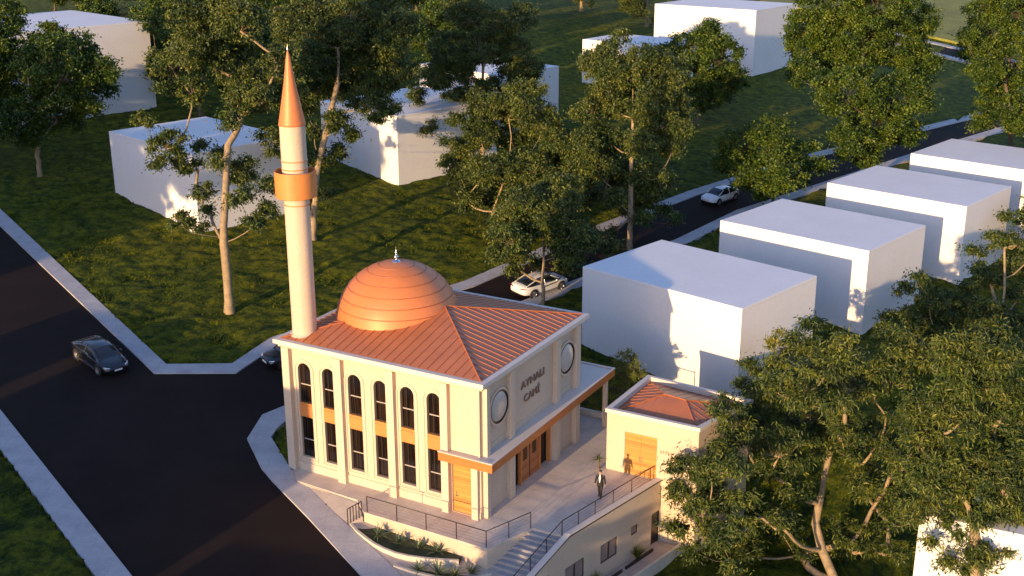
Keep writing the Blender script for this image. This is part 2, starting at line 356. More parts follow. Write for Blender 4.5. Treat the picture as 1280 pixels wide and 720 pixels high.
def mesh_np(me,V,F,smooth=False):
    me.vertices.add(len(V)); me.vertices.foreach_set('co',V.astype(np.float32).ravel()); k=F.shape[1]
    me.loops.add(F.size); me.loops.foreach_set('vertex_index',F.astype(np.int32).ravel()); me.polygons.add(len(F))
    me.polygons.foreach_set('loop_start',np.arange(0,F.size,k,dtype=np.int32))
    me.polygons.foreach_set('use_smooth',np.full(len(F),smooth)); me.update(); me.validate()
mesh_np(me,V,Fq,True); me.materials.append(M['grass']); o=bpy.data.objects.new('lawn',me); COL.objects.link(o); tag(o,kind='structure')
# tufts of grass: one uncountable mass
n=110000; gx=rs.uniform(-70,25,n); gy=rs.uniform(-14,75,n); mk=np.zeros(n,bool)
for pl in (road1A+road1B[::-1],poly,farin+farout[::-1],nearin+nearout[::-1],[(-172,66),(-69.7,22.17),(-31.54,6.09),(-31.2,4.49),(-65.8,18.95),(-169,62.5)],blr+bll[::-1],TERR,PATHP): mk|=inpoly(pl,gx,gy)
dens=vnoise(gx,gy,1.6,7)*.6+vnoise(gx,gy,6,8)*.4
keep=(~mk)&(dens>.42); gx=gx[keep];gy=gy[keep]; n=len(gx)
dd=np.where(gy<10.2,(gx-5.6)*.9778-(gy-.63)*.2095,(gx-9.94)*.970-(gy-9.72)*.2414)
gz=Gn(gx,gy)-3.3*ss(-1.3,-.3,dd)*ss(-7,-3,gy)*(1-ss(14,28,gy))
ang=rs.uniform(0,2*np.pi,n); h=rs.uniform(.12,.30,n)*(.6+dens[keep]); w=rs.uniform(.05,.11,n)
lx=np.cos(ang)*w; ly=np.sin(ang)*w; tx=rs.uniform(-.12,.12,n); ty=rs.uniform(-.12,.12,n)
V=np.stack([np.stack([gx-lx,gy-ly,gz],1),np.stack([gx+lx,gy+ly,gz],1),np.stack([gx+tx,gy+ty,gz+h],1)],1).reshape(-1,3)
me=bpy.data.meshes.new('grass'); mesh_np(me,V,np.arange(len(V)).reshape(-1,3)); me.materials.append(M['grass']); o=bpy.data.objects.new('grass',me); COL.objects.link(o)
tag(o,'clumpy green grass standing out of the sloping lawns','grass',kind='stuff')
# path below the terrace
m=MB(); m.prism(PATHP,lambda x,y:G(x,y)-.4,lambda x,y:G(x,y)+.10); tag(m.build('path',M['path']),kind='structure')
m=MB(); rp=[(-14.1,-.45,0.02),(-12.95,-1.56,-.03),(-8.0,-1.78,-.10),(-6.75,-2.82,-.16),(-7.3,-3.55,G(-7.3,-3.55)+.12),(-8.9,-2.93,G(-8.9,-2.93)+.13),(-13,-1.08,G(-13,-1.08)+.13),(-14.05,-.58,G(-14.05,-.58)+.13)]
m.add(rp+[(x,y,z-1.5) for x,y,z in rp],[(0,7,6,1),(1,6,5,2),(2,5,4,3),(3,4,12,11)][:4]); 
o=m.build('path',M['path']); tag(o,kind='structure')
# ================================================================== TERRACE
m=MB(); m.prism(TERR,-.10,0.0); tag(m.build('terrace',M['pave']),kind='structure')
m=MB(); inset=TERR
m.prism(TERR,-6.5,-.10); o=m.build('retaining_wall',M['cream']); tag(o,'cream retaining wall carrying the paved terrace above the pavement planters','retaining wall')
# basement wall along the lower yard
O=Vector((5.6,.63,0)); DV=Vector((.2095,.9778,0)); OUT=Vector((.9778,-.2095,0))
W=frame(O,DV,-OUT)
bw=empty('basement_wall',(0,0,0)); tag(bw,'cream basement wall with small dark windows and black door below the terrace','wall')
m=MB()
ZT=lambda s:.14 if s>=0 else .14+.37*s
outer=[(-5,-6.5),(9.55,-6.5),(9.55,.14),(0,.14),(-5,.14-1.85)]
holes=[rect(3.05,-3.2,4.72,-1.93),rect(-.35,-3.2,1.42,-1.93),rect(6.18,-2.6,6.86,-1.98),rect(8.38,-4.25,9.3,-2.0)]
wall_holes(m,outer,holes,.14,W)
# back and cap
V=[W@Vector((s,.3,z)) for s,z in outer]; m.add(V,[(0,4,3,2,1)])
m.add([W@Vector((s,y,z)) for s,z in ((-5,-1.71),(0,.14),(9.55,.14)) for y in (0,.3)],[(0,2,3,1),(2,4,5,3)])
for s0,s1,z0,z1 in ((3.05,4.72,-3.2,-1.93),(-.35,1.42,-3.2,-1.93),(6.18,6.86,-2.6,-1.98),(8.38,9.3,-4.25,-2.0)):
    m.box(s0-.05,.14,z0-.05,s1+.05,.2,z1+.05,W)
m.build('wall',M['cream'],bw)
m=MB()
for (a,za),(b,zb) in zip([(-5,-1.71),(0,.14)],[(0,.14),(9.55,.14)]):
    m.add([W@Vector((s,y,z+dz)) for s,z in ((a,za),(b,zb)) for y in (-.05,.34) for dz in (.003,.07)],[(1,5,7,3),(0,1,3,2),(4,6,7,5),(0,4,5,1),(2,3,7,6),(0,2,6,4)])
m.build('coping',M['pale'],bw)
m=MB()
for (a,za),(b,zb) in zip([(-5,-1.71),(0,.14)],[(0,.14),(9.55,.14)]):
    m.add([W@Vector((s,y,z+dz)) for s,z in ((a,za),(b,zb)) for y in (-.022,-.002) for dz in (-.12,-.001)],[(1,5,7,3),(0,1,3,2),(4,6,7,5),(0,4,5,1),(0,2,6,4)])
m.build('drip_band',M['metal'],bw)
for s0,s1,z0,z1,nm in ((3.05,4.72,-3.2,-1.93,2),(-.35,1.42,-3.2,-1.93,2),(6.18,6.86,-2.6,-1.98,1)):
    f=MB(); t=.07
    f.box(s0,.03,z0,s1,.09,z0+t,W); f.box(s0,.03,z1-t,s1,.09,z1,W); f.box(s0,.03,z0+t,s0+t,.09,z1-t,W); f.box(s1-t,.03,z0+t,s1,.09,z1-t,W)
    if nm==2: c=(s0+s1)/2; f.box(c-.05,.03,z0+t,c+.05,.09,z1-t,W)
    fo=f.build('window',M['frame'],bw); g=MB(); g.box(s0+.03,.06,z0+.03,s1-.03,.08,z1-.03,W); g.build('pane',M['glass2'],fo)
f=MB(); f.box(8.38,.05,-4.25,9.3,.12,-2.0,W); d=f.build('door',M['dark'],bw)
f=MB(); f.box(9.12,.0,-3.2,9.16,.05,-3.05,W); f.build('handle',M['steel'],d)
# stairs
m=MB(); A0=Vector((3.19,.56)); Ad=Vector((-.329,-.944)); B0=Vector((5.31,.66)); Bd=Vector((-.2095,-.9778))
for k in range(15):
    t0=.40*k; t1=t0+.40; z=-.155*(k+1)
    q=[A0+Ad*t0,A0+Ad*t1,B0+Bd*t1,B0+Bd*t0]; m.prism([(p.x,p.y) for p in q],-6.4,z)
    q=[A0+Ad*(t1-.06),A0+Ad*(t1+.03),B0+Bd*(t1+.03),B0+Bd*(t1-.06)]; m.prism([(p.x,p.y) for p in q],z+.002,z+.03)
o=m.build('staircase',M['step']); tag(o,'stone steps going down from the terrace between two handrails','staircase')
# lower walkway, kerb
m=MB()
m.box(-1,-1.5,-6.6,11.2,-.003,-4.25,W); o=m.build('path',M['path']); tag(o,kind='structure')
m=MB(); m.box(-1,-1.7,-6.6,11.2,-1.503,-3.95,W); o=m.build('low_wall',M['conc'],bevel=.02); tag(o,'low pale kerb wall edging the walkway by the black basement door','low wall')
m=MB(); m.box(5.0,-.55,-4.24,7.9,-.45,-4.05,W); m.box(-.8,-.55,-4.24,4.6,-.45,-4.05,W); o=m.build('planter_edge',M['metal']); tag(o,'thin dark edging strip of the planting bed against the basement wall','planter edge')
# ---------------- railings
def railing(name,pts,h,posts,label,wires=3,parent=None,rad=.03,wr=.006,cat='railing',group=None):
    b=Vector(pts[0]); r=empty(name,b); tag(r,label,cat,group)
    P=[Vector(p)-b for p in pts]
    m=MB(); m.tube([p+Vector((0,0,h)) for p in P],rad,8); m.build('handrail',M['metal'],r)
    for q in posts:
        q=Vector(q)-b; m=MB(); m.box(q.x-.022,q.y-.022,q.z,q.x+.022,q.y+.022,q.z+h-.01); m.build('post',M['metal'],r)
    for k in range(wires):
        z=h*(k+1)/(wires+1.2); m=MB(); m.tube([p+Vector((0,0,z)) for p in P],wr,5); m.build('wire',M['metal'],r)
    return r
fr=[(-6.55,-2.62,0),(1.9,-2.68,0),(3.08,.5,0)]
def lerp(a,b,t): return tuple(a[i]*(1-t)+b[i]*t for i in range(3))
railing('railing',fr,1.05,[lerp(fr[0],fr[1],t) for t in (0,.26,.51,.76,1)]+[lerp(fr[1],fr[2],t) for t in (.5,1)],'dark metal handrail along the terrace edge above the planters',4)
wi=lambda s,z: tuple(W@Vector((s,.45,z)))
rr=[wi(-4.6,-1.75),wi(-.15,0),wi(9.4,0)]
railing('railing',rr,1.0,[lerp(rr[0],rr[1],t) for t in (.05,.36,.68,1)]+[lerp(rr[1],rr[2],t) for t in (.16,.33,.52,.72,.93)],'long dark handrail running from the steps to the annex above the basement windows',4)
ra=[(-7.35,-3.55,G(-7.35,-3.55)+.1),(-6.75,-2.9,-.25)]
railing('railing',ra,1.05,[lerp(ra[0],ra[1],t) for t in (0,.2,.4,.6,.8,1)],'short dark handrail with six close posts at the pavement end of the terrace',0)
m=MB()
# ---------------- planters
def planter(out,name_label,soil_label,back):
    # out, back: (x,y,z) soil edge points
    pl=out+back; zof={(p[0],p[1]):p[2] for p in pl}
    m=MB(); m.prism([(p[0],p[1]) for p in pl],lambda x,y:G(x,y)-.6,lambda x,y:zof[(x,y)]-.05); o=m.build('planting_bed',M['soil']); tag(o,soil_label,'planting bed')
    m=MB(); V=[]; n=len(out)
    for k,p in enumerate(out):
        a=Vector(out[max(0,k-1)][:2]); b=Vector(out[min(n-1,k+1)][:2]); d=(b-a).normalized(); nn=Vector((d.y,-d.x))*.17
        x,y,z=p; zb=min(G(x,y)-.3,z-.7); V+=[(x,y,z+.05),(x+nn.x,y+nn.y,z+.05),(x+nn.x,y+nn.y,zb),(x,y,zb)]
    F=[(4*k+a,4*k+4+a,4*k+4+(a+1)%4,4*k+(a+1)%4)[::-1] for k in range(n-1) for a in range(4)]+[(0,1,2,3),(4*n-1,4*n-2,4*n-3,4*n-4)]
    m.add(V,F); o=m.build('planter_wall',M['conc']); tag(o,name_label,'planter wall')
P1=[(-7.25,-3.3,-.62),(-6.4,-3.8,-.64),(-5.56,-4.13,-.68),(-4.7,-4.42,-.72),(-3.97,-4.55,-.75),(-3.1,-4.6,-.78),(-2.33,-4.49,-.8),(-1.6,-4.25,-.84),(-.99,-3.99,-.88),(.4,-3.28,-.95)]
P2=[(-2.65,-5.4,-1.05),(-1.44,-5.35,-1.1),(-.05,-5.04,-1.2),(1.0,-4.6,-1.26),(1.75,-3.9,-1.32),(2.4,-3.0,-1.4)]
planter(P1,'curved pale wall of the upper planter under the terrace edge','long pointed bed of dark soil and low grass with four spiky plants',[(.3,-2.82,-.95),(-3.5,-2.82,-.78),(-7.2,-2.82,-.62)])
planter(P2,'pale wall of the lower planter at the bottom edge beside the pavement','lower bed of dark soil with agaves under the curved planter wall',[(2.2,-2.83,-1.4),(.5,-3.55,-1.25),(-1.2,-4.1,-1.15),(-2.4,-4.45,-1.08)])
# leafy rosette plants
def blades(m,n,L,w,spread,rnd,droop=.5,z0=0):
    for k in range(n):
        a=rnd.uniform(0,6.28); e=rnd.uniform(spread,1.45); l=L*rnd.uniform(.7,1.1); pts=[]
        d=Vector((math.cos(a),math.sin(a),0)); s=Vector((-d.y,d.x,0)); V=[]
        for i in range(5):
            t=i/4; r=l*t*math.cos(e)+l*droop*.3*t*t; z=z0+l*t*math.sin(e)-droop*l*.45*t*t
            ww=w*(1-t)**.6*(.55+.9*min(1,t*3)*.5); c=d*r+Vector((0,0,z)); V+=[c-s*ww,c+Vector((0,0,-ww*.5)),c+s*ww]
        m.add(V,[(3*i+j,3*i+j+1,3*i+j+4,3*i+j+3) for i in range(4) for j in (0,1)])
def tintmesh(o,rnd):
    a=o.data.attributes.new('tint','FLOAT','FACE'); vals=np.repeat(rnd.rand(max(1,len(o.data.polygons)//8+1)),8)[:len(o.data.polygons)]; a.data.foreach_set('value',vals.astype(np.float32))
rn=random.Random(5)
ag=[(-5.1,-3.6,-.72,'leftmost spiky plant in the upper planter'),(-3.55,-3.6,-.82,'pale spiky plant second from the left in the upper planter'),(-2.3,-3.45,-.88,'greener spiky plant third from the left in the upper planter'),(-1.15,-3.15,-.95,'spiky plant nearest the pointed right end of the upper planter'),
    (-1.2,-5.1,-1.18,'small spiky plant at the left end of the lower planter'),(-.1,-4.75,-1.24,'large agave in the middle of the lower planter by the bottom edge'),(.75,-4.3,-1.3,'spiky plant right of the large agave in the lower planter'),(1.4,-3.65,-1.36,'spiky plant at the right end of the lower planter by the corner')]
for i,(x,y,z,l) in enumerate(ag):
    m=MB(); blades(m,34,rn.uniform(.8,.95) if i!=5 else 1.15,.055,.35,rn); o=m.build('agave_plant',M['agave'],loc=(x,y,z)); tintmesh(o,np.random.RandomState(i)); tag(o,l,'plant','spiky plants in the planters')
for s,l in ((6.5,'feathery yellow-green grass tuft beside the small basement window'),(3.0,'feathery yellow-green grass tuft between the two larger basement windows')):
    p=W@Vector((s if s>5 else 2.2,-.3,-4.25)); m=MB(); blades(m,150,1.15,.018,.9,rn,.25); o=m.build('ornamental_grass',M['leaf3'],loc=p); tintmesh(o,np.random.RandomState(9)); tag(o,l,'plant','ornamental grasses by the basement wall')
# potted palm by the annex
pm=empty('small_palm',(3.3,9.35,0)); tag(pm,'small dark palm standing against the annex corner behind the man','plant')
m=MB(); m.tube([(0,0,0),(.03,0,.35),(0,.02,.75)],[.09,.07,.06],8); m.build('trunk',M['bark2'],pm)
m=MB(); blades(m,26,.6,.045,.1,rn,1.3,z0=.7); o=m.build('fronds',M['leaf2'],pm); tintmesh(o,np.random.RandomState(4))
# ================================================================== WHITE BLOCK HOUSES
BL=[('A',-6.95,27.6,-13.9,14.95,10.5,7.29,'white windowless block house nearest the terrace, half in blue shadow'),
('B',-2.33,46.55,-13.18,14.63,10.79,7.19,'second white block house back from the terrace in the row right of the road'),
('C',2.75,63.45,-13.14,14.35,10.67,7.73,'third white block house back in the row right of the road'),
('D',7.46,79.6,-13,16.4,10.75,8.18,'farthest white block house of the row, cut by the right picture edge'),
('E',-47.48,136.92,-9.4,18.9,14.5,17.3,'large white block house at the top, behind the trees right of centre'),
('F',-48.91,112.5,-10.2,14,9.5,13.92,'white block house half hidden by a tree crown left of the large top one'),
('G',-56.86,79.5,-15.2,14.9,11.25,13.72,'white block house showing its roof behind the flat-topped tree'),
('H',-55.6,56.6,-16,14.1,15.1,12.32,'white block house behind the trees between minaret and flat-topped tree'),
('I',-64.3,32.4,-14.8,16.1,11.6,12.06,'white block house behind the slender tree left of the minaret'),
('J',-112.3,47.2,-15.6,21.4,20,19.63,'white block house behind the round tree at the upper left'),
('K',23.6,8.72,3,14,4.8,2.5,'white block house under the big tree at the lower right corner'),
]
for nm,x,y,a,A_,C_,zt,l in BL:
    r=R(a); o=empty('block_house',(x,y,0),r)
    zb=min(GY(x+math.cos(r)*p*A_-math.sin(r)*q*C_,y+math.sin(r)*p*A_+math.cos(r)*q*C_) for p in (0,1) for q in (0,1))-1
    m=MB(); m.box(0,0,zb,A_,C_,zt-.25); 
    ob=m.build('wall',M['white'],o); m=MB(); m.box(-.004,-.004,zt-.247,A_+.004,C_+.004,zt); m.build('roof_slab',M['white'],o,bevel=.03)
    tag(o,l,'house','plain white block houses')
for x,y,a,A_,C_,h,l in ((-33,-50,-15,16,12,7.0,'a'),(-17,-60,-15,12,12,9.6,'b'),(-100,-12,-15,22,12,8,'c'),(-75,-25,-15,15,12,7.5,'d')):
    pass
# ================================================================== MOSQUE
L_,W_=14.5,12.95
mq=empty('mosque',(0,0,0)); tag(mq,'cream mosque with terracotta hip roof, copper dome and a slim minaret at its left corner','mosque')
F0=frame((-L_,0,0),(1,0,0),(0,1,0))          # left facade, X from its left end
S0=frame((0,0,0),(0,1,0),(-1,0,0))           # sign facade, X from the near corner
wins=[(-13.52,-12.52),(-11.6,-10.6),(-9.6,-8.6),(-7.64,-6.64),(-5.68,-4.68),(-3.76,-2.76)]
wins=[(a+L_,b+L_) for a,b in wins]
m=MB(); holes=[arch(a,1.0,b,7.55) for a,b in wins]+[rect(-2.05+L_,-.0+.02,-.68+L_,3.32)]
wall_holes(m,[(0,-1),(L_,-1),(L_,8.66),(0,8.66)],holes,.30,F0)
# sign facade wall with entrance recess
portc=[(2.02,6.62),(10.93,6.62)]
wall_holes(m,[(0,-.5),(W_,-.5),(W_,8.66),(0,8.66)],[rect(3.95,.02,8.85,3.35)],.45,S0)
m.add([(-L_,0,-1),(-L_,W_,-1),(-L_,W_,8.66),(-L_,0,8.66)],[(0,3,2,1)]); m.add([(-L_,W_,-1),(0,W_,-1),(0,W_,8.66),(-L_,W_,8.66)],[(0,3,2,1)])
m.add([S0@Vector((x,.45,z)) for x,z in rect(3.8,-.4,9,3.5)],[(0,1,2,3)])
m.build('wall',M['cream'],mq)
# windows: dark frame, bars, glass ; orange panel between storeys
for a,b in wins:
    for z0,z1,ar in ((4.78,7.55,1),(1.0,3.82,0)):
        t=.07; out=arch(a,z0,b,z1) if ar else rect(a,z0,b,z1); inn=arch(a+t,z0+t,b-t,z1-t) if ar else rect(a+t,z0+t,b-t,z1-t)
        m=MB(); ring(m,out,inn,.24,.16,F0); c=(a+b)/2
        wv=m.build('window',M['frame'],mq)
        g=MB(); n=len(out); V=[F0@Vector((x,.22,z)) for x,z in out]; g.add(V,[tuple(range(n))]); g.build('glass',M['glass'],wv)
        bb=MB(); zz=z0+(.42 if not ar else .45)*(z1-z0); bb.box(a+t,.17,zz-.035,b-t,.21,zz+.035,F0); bb.build('bar',M['bar'],wv)
        bb=MB(); bb.box(c-.15-.02,.185,z0+t,c-.15+.02,.215,z1-t-(.12 if ar else 0),F0); bb.build('mullion',M['frame'],wv)
    m=MB(); m.box(a-.0,.02,3.82,b+.0,.23,4.78,F0); m.box(a-.0,-.03,3.98,b,.02,4.62,F0); m.build('panel',M['orange'],mq)
    m=MB(); ring(m,offset_arch(a,1.0,b,7.55,.26)[0:],offset_arch(a,1.0,b,7.55,.17),0,-.05,F0); m.build('window_surround',M['trim'],mq)
    m=MB(); m.box(a-.05,-.05,.93,b+.05,.20,.998,F0); m.build('sill',M['trim'],mq)
# pilasters
m=None
def pil(Mx,a,b,z0,z1,d=.28):
    m=MB(); m.box(a,-d,z0,b,.05,z1,Mx); o=m.build('pilaster',M['trim'],mq,bevel=.02); return o
for a,b in ((-14.5,-13.93),(-10.46,-9.86),(-6.5,-5.95),(-2.62,-2.1)): pil(F0,a+L_,b+L_,-1.0,8.5,.36)
pil(F0,L_-.55,L_-.1,-1,3.58); pil(F0,L_-.12,L_+.0,3.7,8.5,.12)
for a,b in ((.22,.62),(3.05,3.62),(9.1,9.68),(11.98,12.6)):
    pil(S0,a,b,-.2,8.5,.32)
# base course and frieze
m=MB(); m.box(-L_-.03,-.06,-1.0,-2.1,0,.55); m.box(-.6,-.06,-.5,0.0,0,.4); m.build('plinth',M['trim'],mq)
# entrance: double door, dark side openings
m=MB(); m.box(4.95,.10,.02,7.45,.2,3.3,S0); dr=m.build('door',M['doorwood'],mq)
m=MB(); m.box(6.18,.07,.02,6.22,.10,3.2,S0); m.build('meeting_stile',M['frame'],dr)
for c in (5.6,6.8):
    m=MB()
    for k in range(5): m.box(c-.22+k*.11-.012,.075,1.5,c-.22+k*.11+.012,.1,2.9,S0)
    for k in range(8): m.box(c-.24,.08,1.5+k*.2-.012,c+.24,.097,1.5+k*.2+.012,S0)
    m.build('lattice',M['frame'],dr)
for a,b in ((4.0,4.9),(7.5,8.8)):
    m=MB(); m.box(a,.30,.02,b,.34,3.3,S0); m.build('side_opening',M['dark'],mq)
for a,b,c in ((4.88,4.95,0),(7.45,7.52,0),(8.72,8.84,-.03)):
    m=MB(); m.box(a,c,.02,b,.22,3.34,S0); m.build('door_jamb',M['orange'],mq)
# side door in left facade
m=MB(); m.box(-2.05+L_,.14,.02,-.68+L_,.22,3.32,F0); dr=m.build('door',M['wood'],mq)
m=MB(); m.box(-1.85+L_,.10,1.0,-1.80+L_,.14,1.35,F0); m.box(-1.86+L_,.06,1.08,-1.70+L_,.10,1.12,F0); m.build('handle',M['steel'],dr)
# upper sign facade: sunk panel lines, bull's-eyes, letters
for a,b in ((.75,2.95),(3.80,8.98),(9.80,11.9)):
    m=MB(); ring(m,rect(a,4.45,b,8.45),rect(a+.07,4.52,b-.07,8.38),0,-.04,S0); m.build('panel_moulding',M['trim'],mq)
for c,z in portc:
    n=48; lo=[(c+1.2*math.cos(2*math.pi*i/n),z+1.2*math.sin(2*math.pi*i/n)) for i in range(n)]; li=[(c+1.06*math.cos(2*math.pi*i/n),z+1.06*math.sin(2*math.pi*i/n)) for i in range(n)]
    l2=[(c+.99*math.cos(2*math.pi*i/n),z+.99*math.sin(2*math.pi*i/n)) for i in range(n)]
    m=MB(); ring(m,lo,li,0,-.14,S0); rg=m.build('round_window',M['trim'],mq)
    m=MB(); ring(m,li,l2,.0,-.15,S0); m.build('dark_ring',M['dark'],rg)
    m=MB(); Q=S0@Matrix.Translation((c,0,z))@Matrix.Rotation(R(90),4,'X'); m.lathe([(.99*math.sin(t),.30*math.cos(t)) for t in [0.001+i*math.pi/2/14 for i in range(15)]],40,(0,0,0),True,Q); m.build('dome_light',M['lens'],rg)
def text(body,size,x,z,Mx,depth,name,parent,mat,y=-.0,bold=.006,width=None):
    cu=bpy.data.curves.new('t','FONT'); cu.body=body; cu.size=size; cu.extrude=depth; cu.offset=bold; cu.space_character=1.05
    ob=bpy.data.objects.new('t',cu); COL.objects.link(ob); bpy.context.view_layer.update()
    me=bpy.data.meshes.new_from_object(ob.evaluated_get(bpy.context.evaluated_depsgraph_get())); COL.objects.unlink(ob); bpy.data.objects.remove(ob)
    co=np.zeros(len(me.vertices)*3); me.vertices.foreach_get('co',co); co=co.reshape(-1,3); w=co[:,0].max()-co[:,0].min(); k=(width/w) if width else 1
    for v in me.vertices:
        v.co=Mx@Vector((x+(v.co.x-co[:,0].min())*k,y-v.co.z,z+v.co.y))
    me.materials.append(mat); o=bpy.data.objects.new(name,me); COL.objects.link(o); o.parent=parent; return o
text('AYNALI',.70,4.85,6.60,S0,.04,'lettering',mq,M['letters'],-.045,.0,3.0)
text('CAM\u0130',.70,5.25,5.62,S0,.04,'lettering',mq,M['letters'],-.045,.0,2.0)
# canopy over the terrace
cp=MB(); o_=1.12
cpoly=[(-2.62,-.0),(-2.62,-.62),(o_,-.62),(o_,16.4),(-3.0,16.4),(-3.0,12.97),(0,12.97),(0,0)]
cp.prism([(-2.50,-.01),(-2.50,-.5),(o_-.12,-.5),(o_-.12,16.28),(-2.9,16.28),(-2.9,12.96),(0.004,12.96),(0.004,-.01)],3.66,4.09)
can=cp.build('canopy_slab',M['pale'],mq)
f=MB()
def fbox(x0,y0,x1,y1): f.box(x0,y0,3.58,x1,y1,4.12)
fbox(-2.62,-.62,o_,-.5); fbox(-2.62,-.5,-2.5,-.0); fbox(o_-.12,-.5,o_,16.28); fbox(-3.0,16.28,o_,16.4)
f.build('fascia',M['fascia'],mq)
f=MB()
for x0,y0,x1,y1 in ((-2.64,-.64,o_+.02,-.46),(-2.64,-.46,-2.48,0),(o_-.16,-.46,o_+.02,16.24),(-3.0,16.24,o_+.02,16.42)): f.box(x0,y0,4.122,x1,y1,4.17)
f.build('cap',M['pale'],mq)
m=MB(); m.box(.72,15.3,0,1.0,15.6,3.6); m.build('pillar',M['trim'],mq,bevel=.02)
m=MB(); m.box(-2.6,15.6,0,-2.3,15.9,3.6); m.build('pillar',M['trim'],mq,bevel=.02)
# cornice
oc=.5
m=MB(); m.box(-L_-oc,-oc,8.72,oc,W_+oc,9.0); m.build('cornice',M['pale'],mq,bevel=.02)
m=MB(); m.box(-L_-.28,-.28,8.5,.28,W_+.28,8.72); m.build('cornice_bed',M['trim'],mq)
# hip roof with standing seams
e=.12; x0,x1,y0,y1=-L_-e,e,-e,W_+e; zc,zr=9.02,10.5; h=(y1-y0)/2; yc=(y0+y1)/2; rA=x0+h; rB=x1-h
m=MB(); m.add([(x0,y0,zc),(x1,y0,zc),(x1,y1,zc),(x0,y1,zc),(rA,yc,zr),(rB,yc,zr)],[(0,1,5,4),(1,2,5),(2,3,4,5),(3,0,4)]); rf=m.build('roof',M['roofmetal'],mq)
def zroof(x,y):
    d=min(x-x0,x1-x,y-y0,y1-y); return zc+(zr-zc)*d/h
m=MB(); sw,sh=.024,.035
def seam(p,q):
    p=Vector((p[0],p[1],zroof(*p)));q=Vector((q[0],q[1],zroof(*q))); d=(q-p); s=Vector((-d.y,d.x,0)).normalized()*sw
    m.add([p-s,p+s,q+s,q-s]+[v+Vector((0,0,sh)) for v in (p-s,p+s,q+s,q-s)],[(4,5,6,7),(0,1,5,4),(1,2,6,5),(2,3,7,6),(3,0,4,7)])
k=x0+.45
while k<x1-.2:
    d=min(k-x0,x1-k,h); seam((k,y0+.02),(k,y0+d-.02)); seam((k,y1-.02),(k,y1-d+.02)); k+=.62
k=y0+.4
while k<y1-.2:
    d=min(k-y0,y1-k); seam((x1-.02,k),(x1-d+.02,k)); seam((x0+.02,k),(x0+d-.02,k)); k+=.55
m.build('seams',M['roofseam'],mq)
m=MB()
for c,q in (((x0,y0),(rA,yc)),((x1,y0),(rB,yc)),((x1,y1),(rB,yc)),((x0,y1),(rA,yc)),((rA,yc),(rB,yc))): m.tube([(c[0],c[1],zroof(*c)+.03),(q[0],q[1],zroof(*q)+.03)],.05,8)
m.build('ridge_caps',M['roofseam'],mq)
# dome
Rd=4.12; dc=(-10.15,6.47,8.85); prof=[]; a=0
rings=[R(x) for x in (10,19.5,29,39,50,62,73)]
N_=90
for i in range(N_+1):
    t=math.pi/2*i/N_; prof.append((Rd*math.cos(t)+1e-4,Rd*math.sin(t)))
m=MB(); m.lathe([(Rd+.02,-.6),(Rd+.02,0)]+prof,96,dc); dm=m.build('dome',M['dome'],mq)
m=MB()
for t in rings:
    r=Rd*math.cos(t); z=Rd*math.sin(t)
    m.lathe([(r+.005,z-.03),(r+.045,z-.025),(r+.045*math.cos(t),z+.02),(r-.02,z+.03)],96,dc)
m.build('ring_seams',M['seamdark'],dm)
m=MB(); m.lathe([(.28,-.06),(.24,.08),(.1,.12),(.09,.2),(.16,.28),(.17,.34),(.08,.42),(.05,.5),(.09,.58),(.04,.66),(.015,.8),(.001,1.1)],20,(dc[0],dc[1],dc[2]+Rd)); m.build('finial',M['steel'],dm)
# minaret
mc=(-13.68,1.12,0); mn=MB(); r=.78
mn.lathe([(r,8.9),(r,22.55)],48,mc); sh_=mn.build('minaret',M['cream'],mq)
m=MB(); m.lathe([(r+.16,9.0),(r+.16,9.12),(r+.04,9.2),(r+.001,9.22)],72,mc,False); m.build('base_ring',M['trim'],sh_)
m=MB(); m.lathe([(.8,18.02),(1.22,18.08),(1.27,18.12),(1.27,19.72),(1.21,19.72),(1.21,18.3),(.8,18.3)],72,mc,False); m.build('balcony',M['orange'],sh_)
for z in (17.62,19.85,20.35):
    m=MB(); m.lathe([(r,z-.03),(r+.035,z-.03),(r+.035,z+.03),(r,z+.03)],48,mc); m.build('ring',M['orange'],sh_)
m=MB(); m.lathe([(r,22.5),(r+.05,22.52),(r+.03,22.62),(.36,25.0),(.12,26.6),(.03,26.95)],48,mc); m.build('cone_roof',M['dome'],sh_)
m=MB(); m.lathe([(.03,26.93),(.05,27.0),(.02,27.06),(.03,27.1),(.008,27.15),(.001,27.35)],12,mc); m.build('finial',M['steel'],sh_)
# low kerb, fence and shrubs at the back end of the terrace
m=MB(); m.box(-2.98,16.55,.003,3.6,16.85,.40); o=m.build('low_wall',M['pale'],bevel=.02); tag(o,'low white kerb wall closing the far end of the terrace under the canopy','low wall')
fe=empty('bar_fence',(-2.9,17.0,.0)); tag(fe,'dark fence of upright bars behind the low white kerb wall','fence')
m=MB(); m.box(0,0,.15,6.4,.04,.22); m.box(0,0,2.25,6.4,.04,2.32); m.build('rail',M['metal'],fe)
m=MB()
for k in range(41): m.box(k*.16-.012,.008,.22,k*.16+.012,.032,2.25)
m.build('bars',M['metal'],fe)
m=MB(); m.box(-.04,-.03,-.6,.04,.07,2.4); m.build('post',M['metal'],fe); m=MB(); m.box(6.36,-.03,-.6,6.44,.07,2.4); m.build('post',M['metal'],fe)
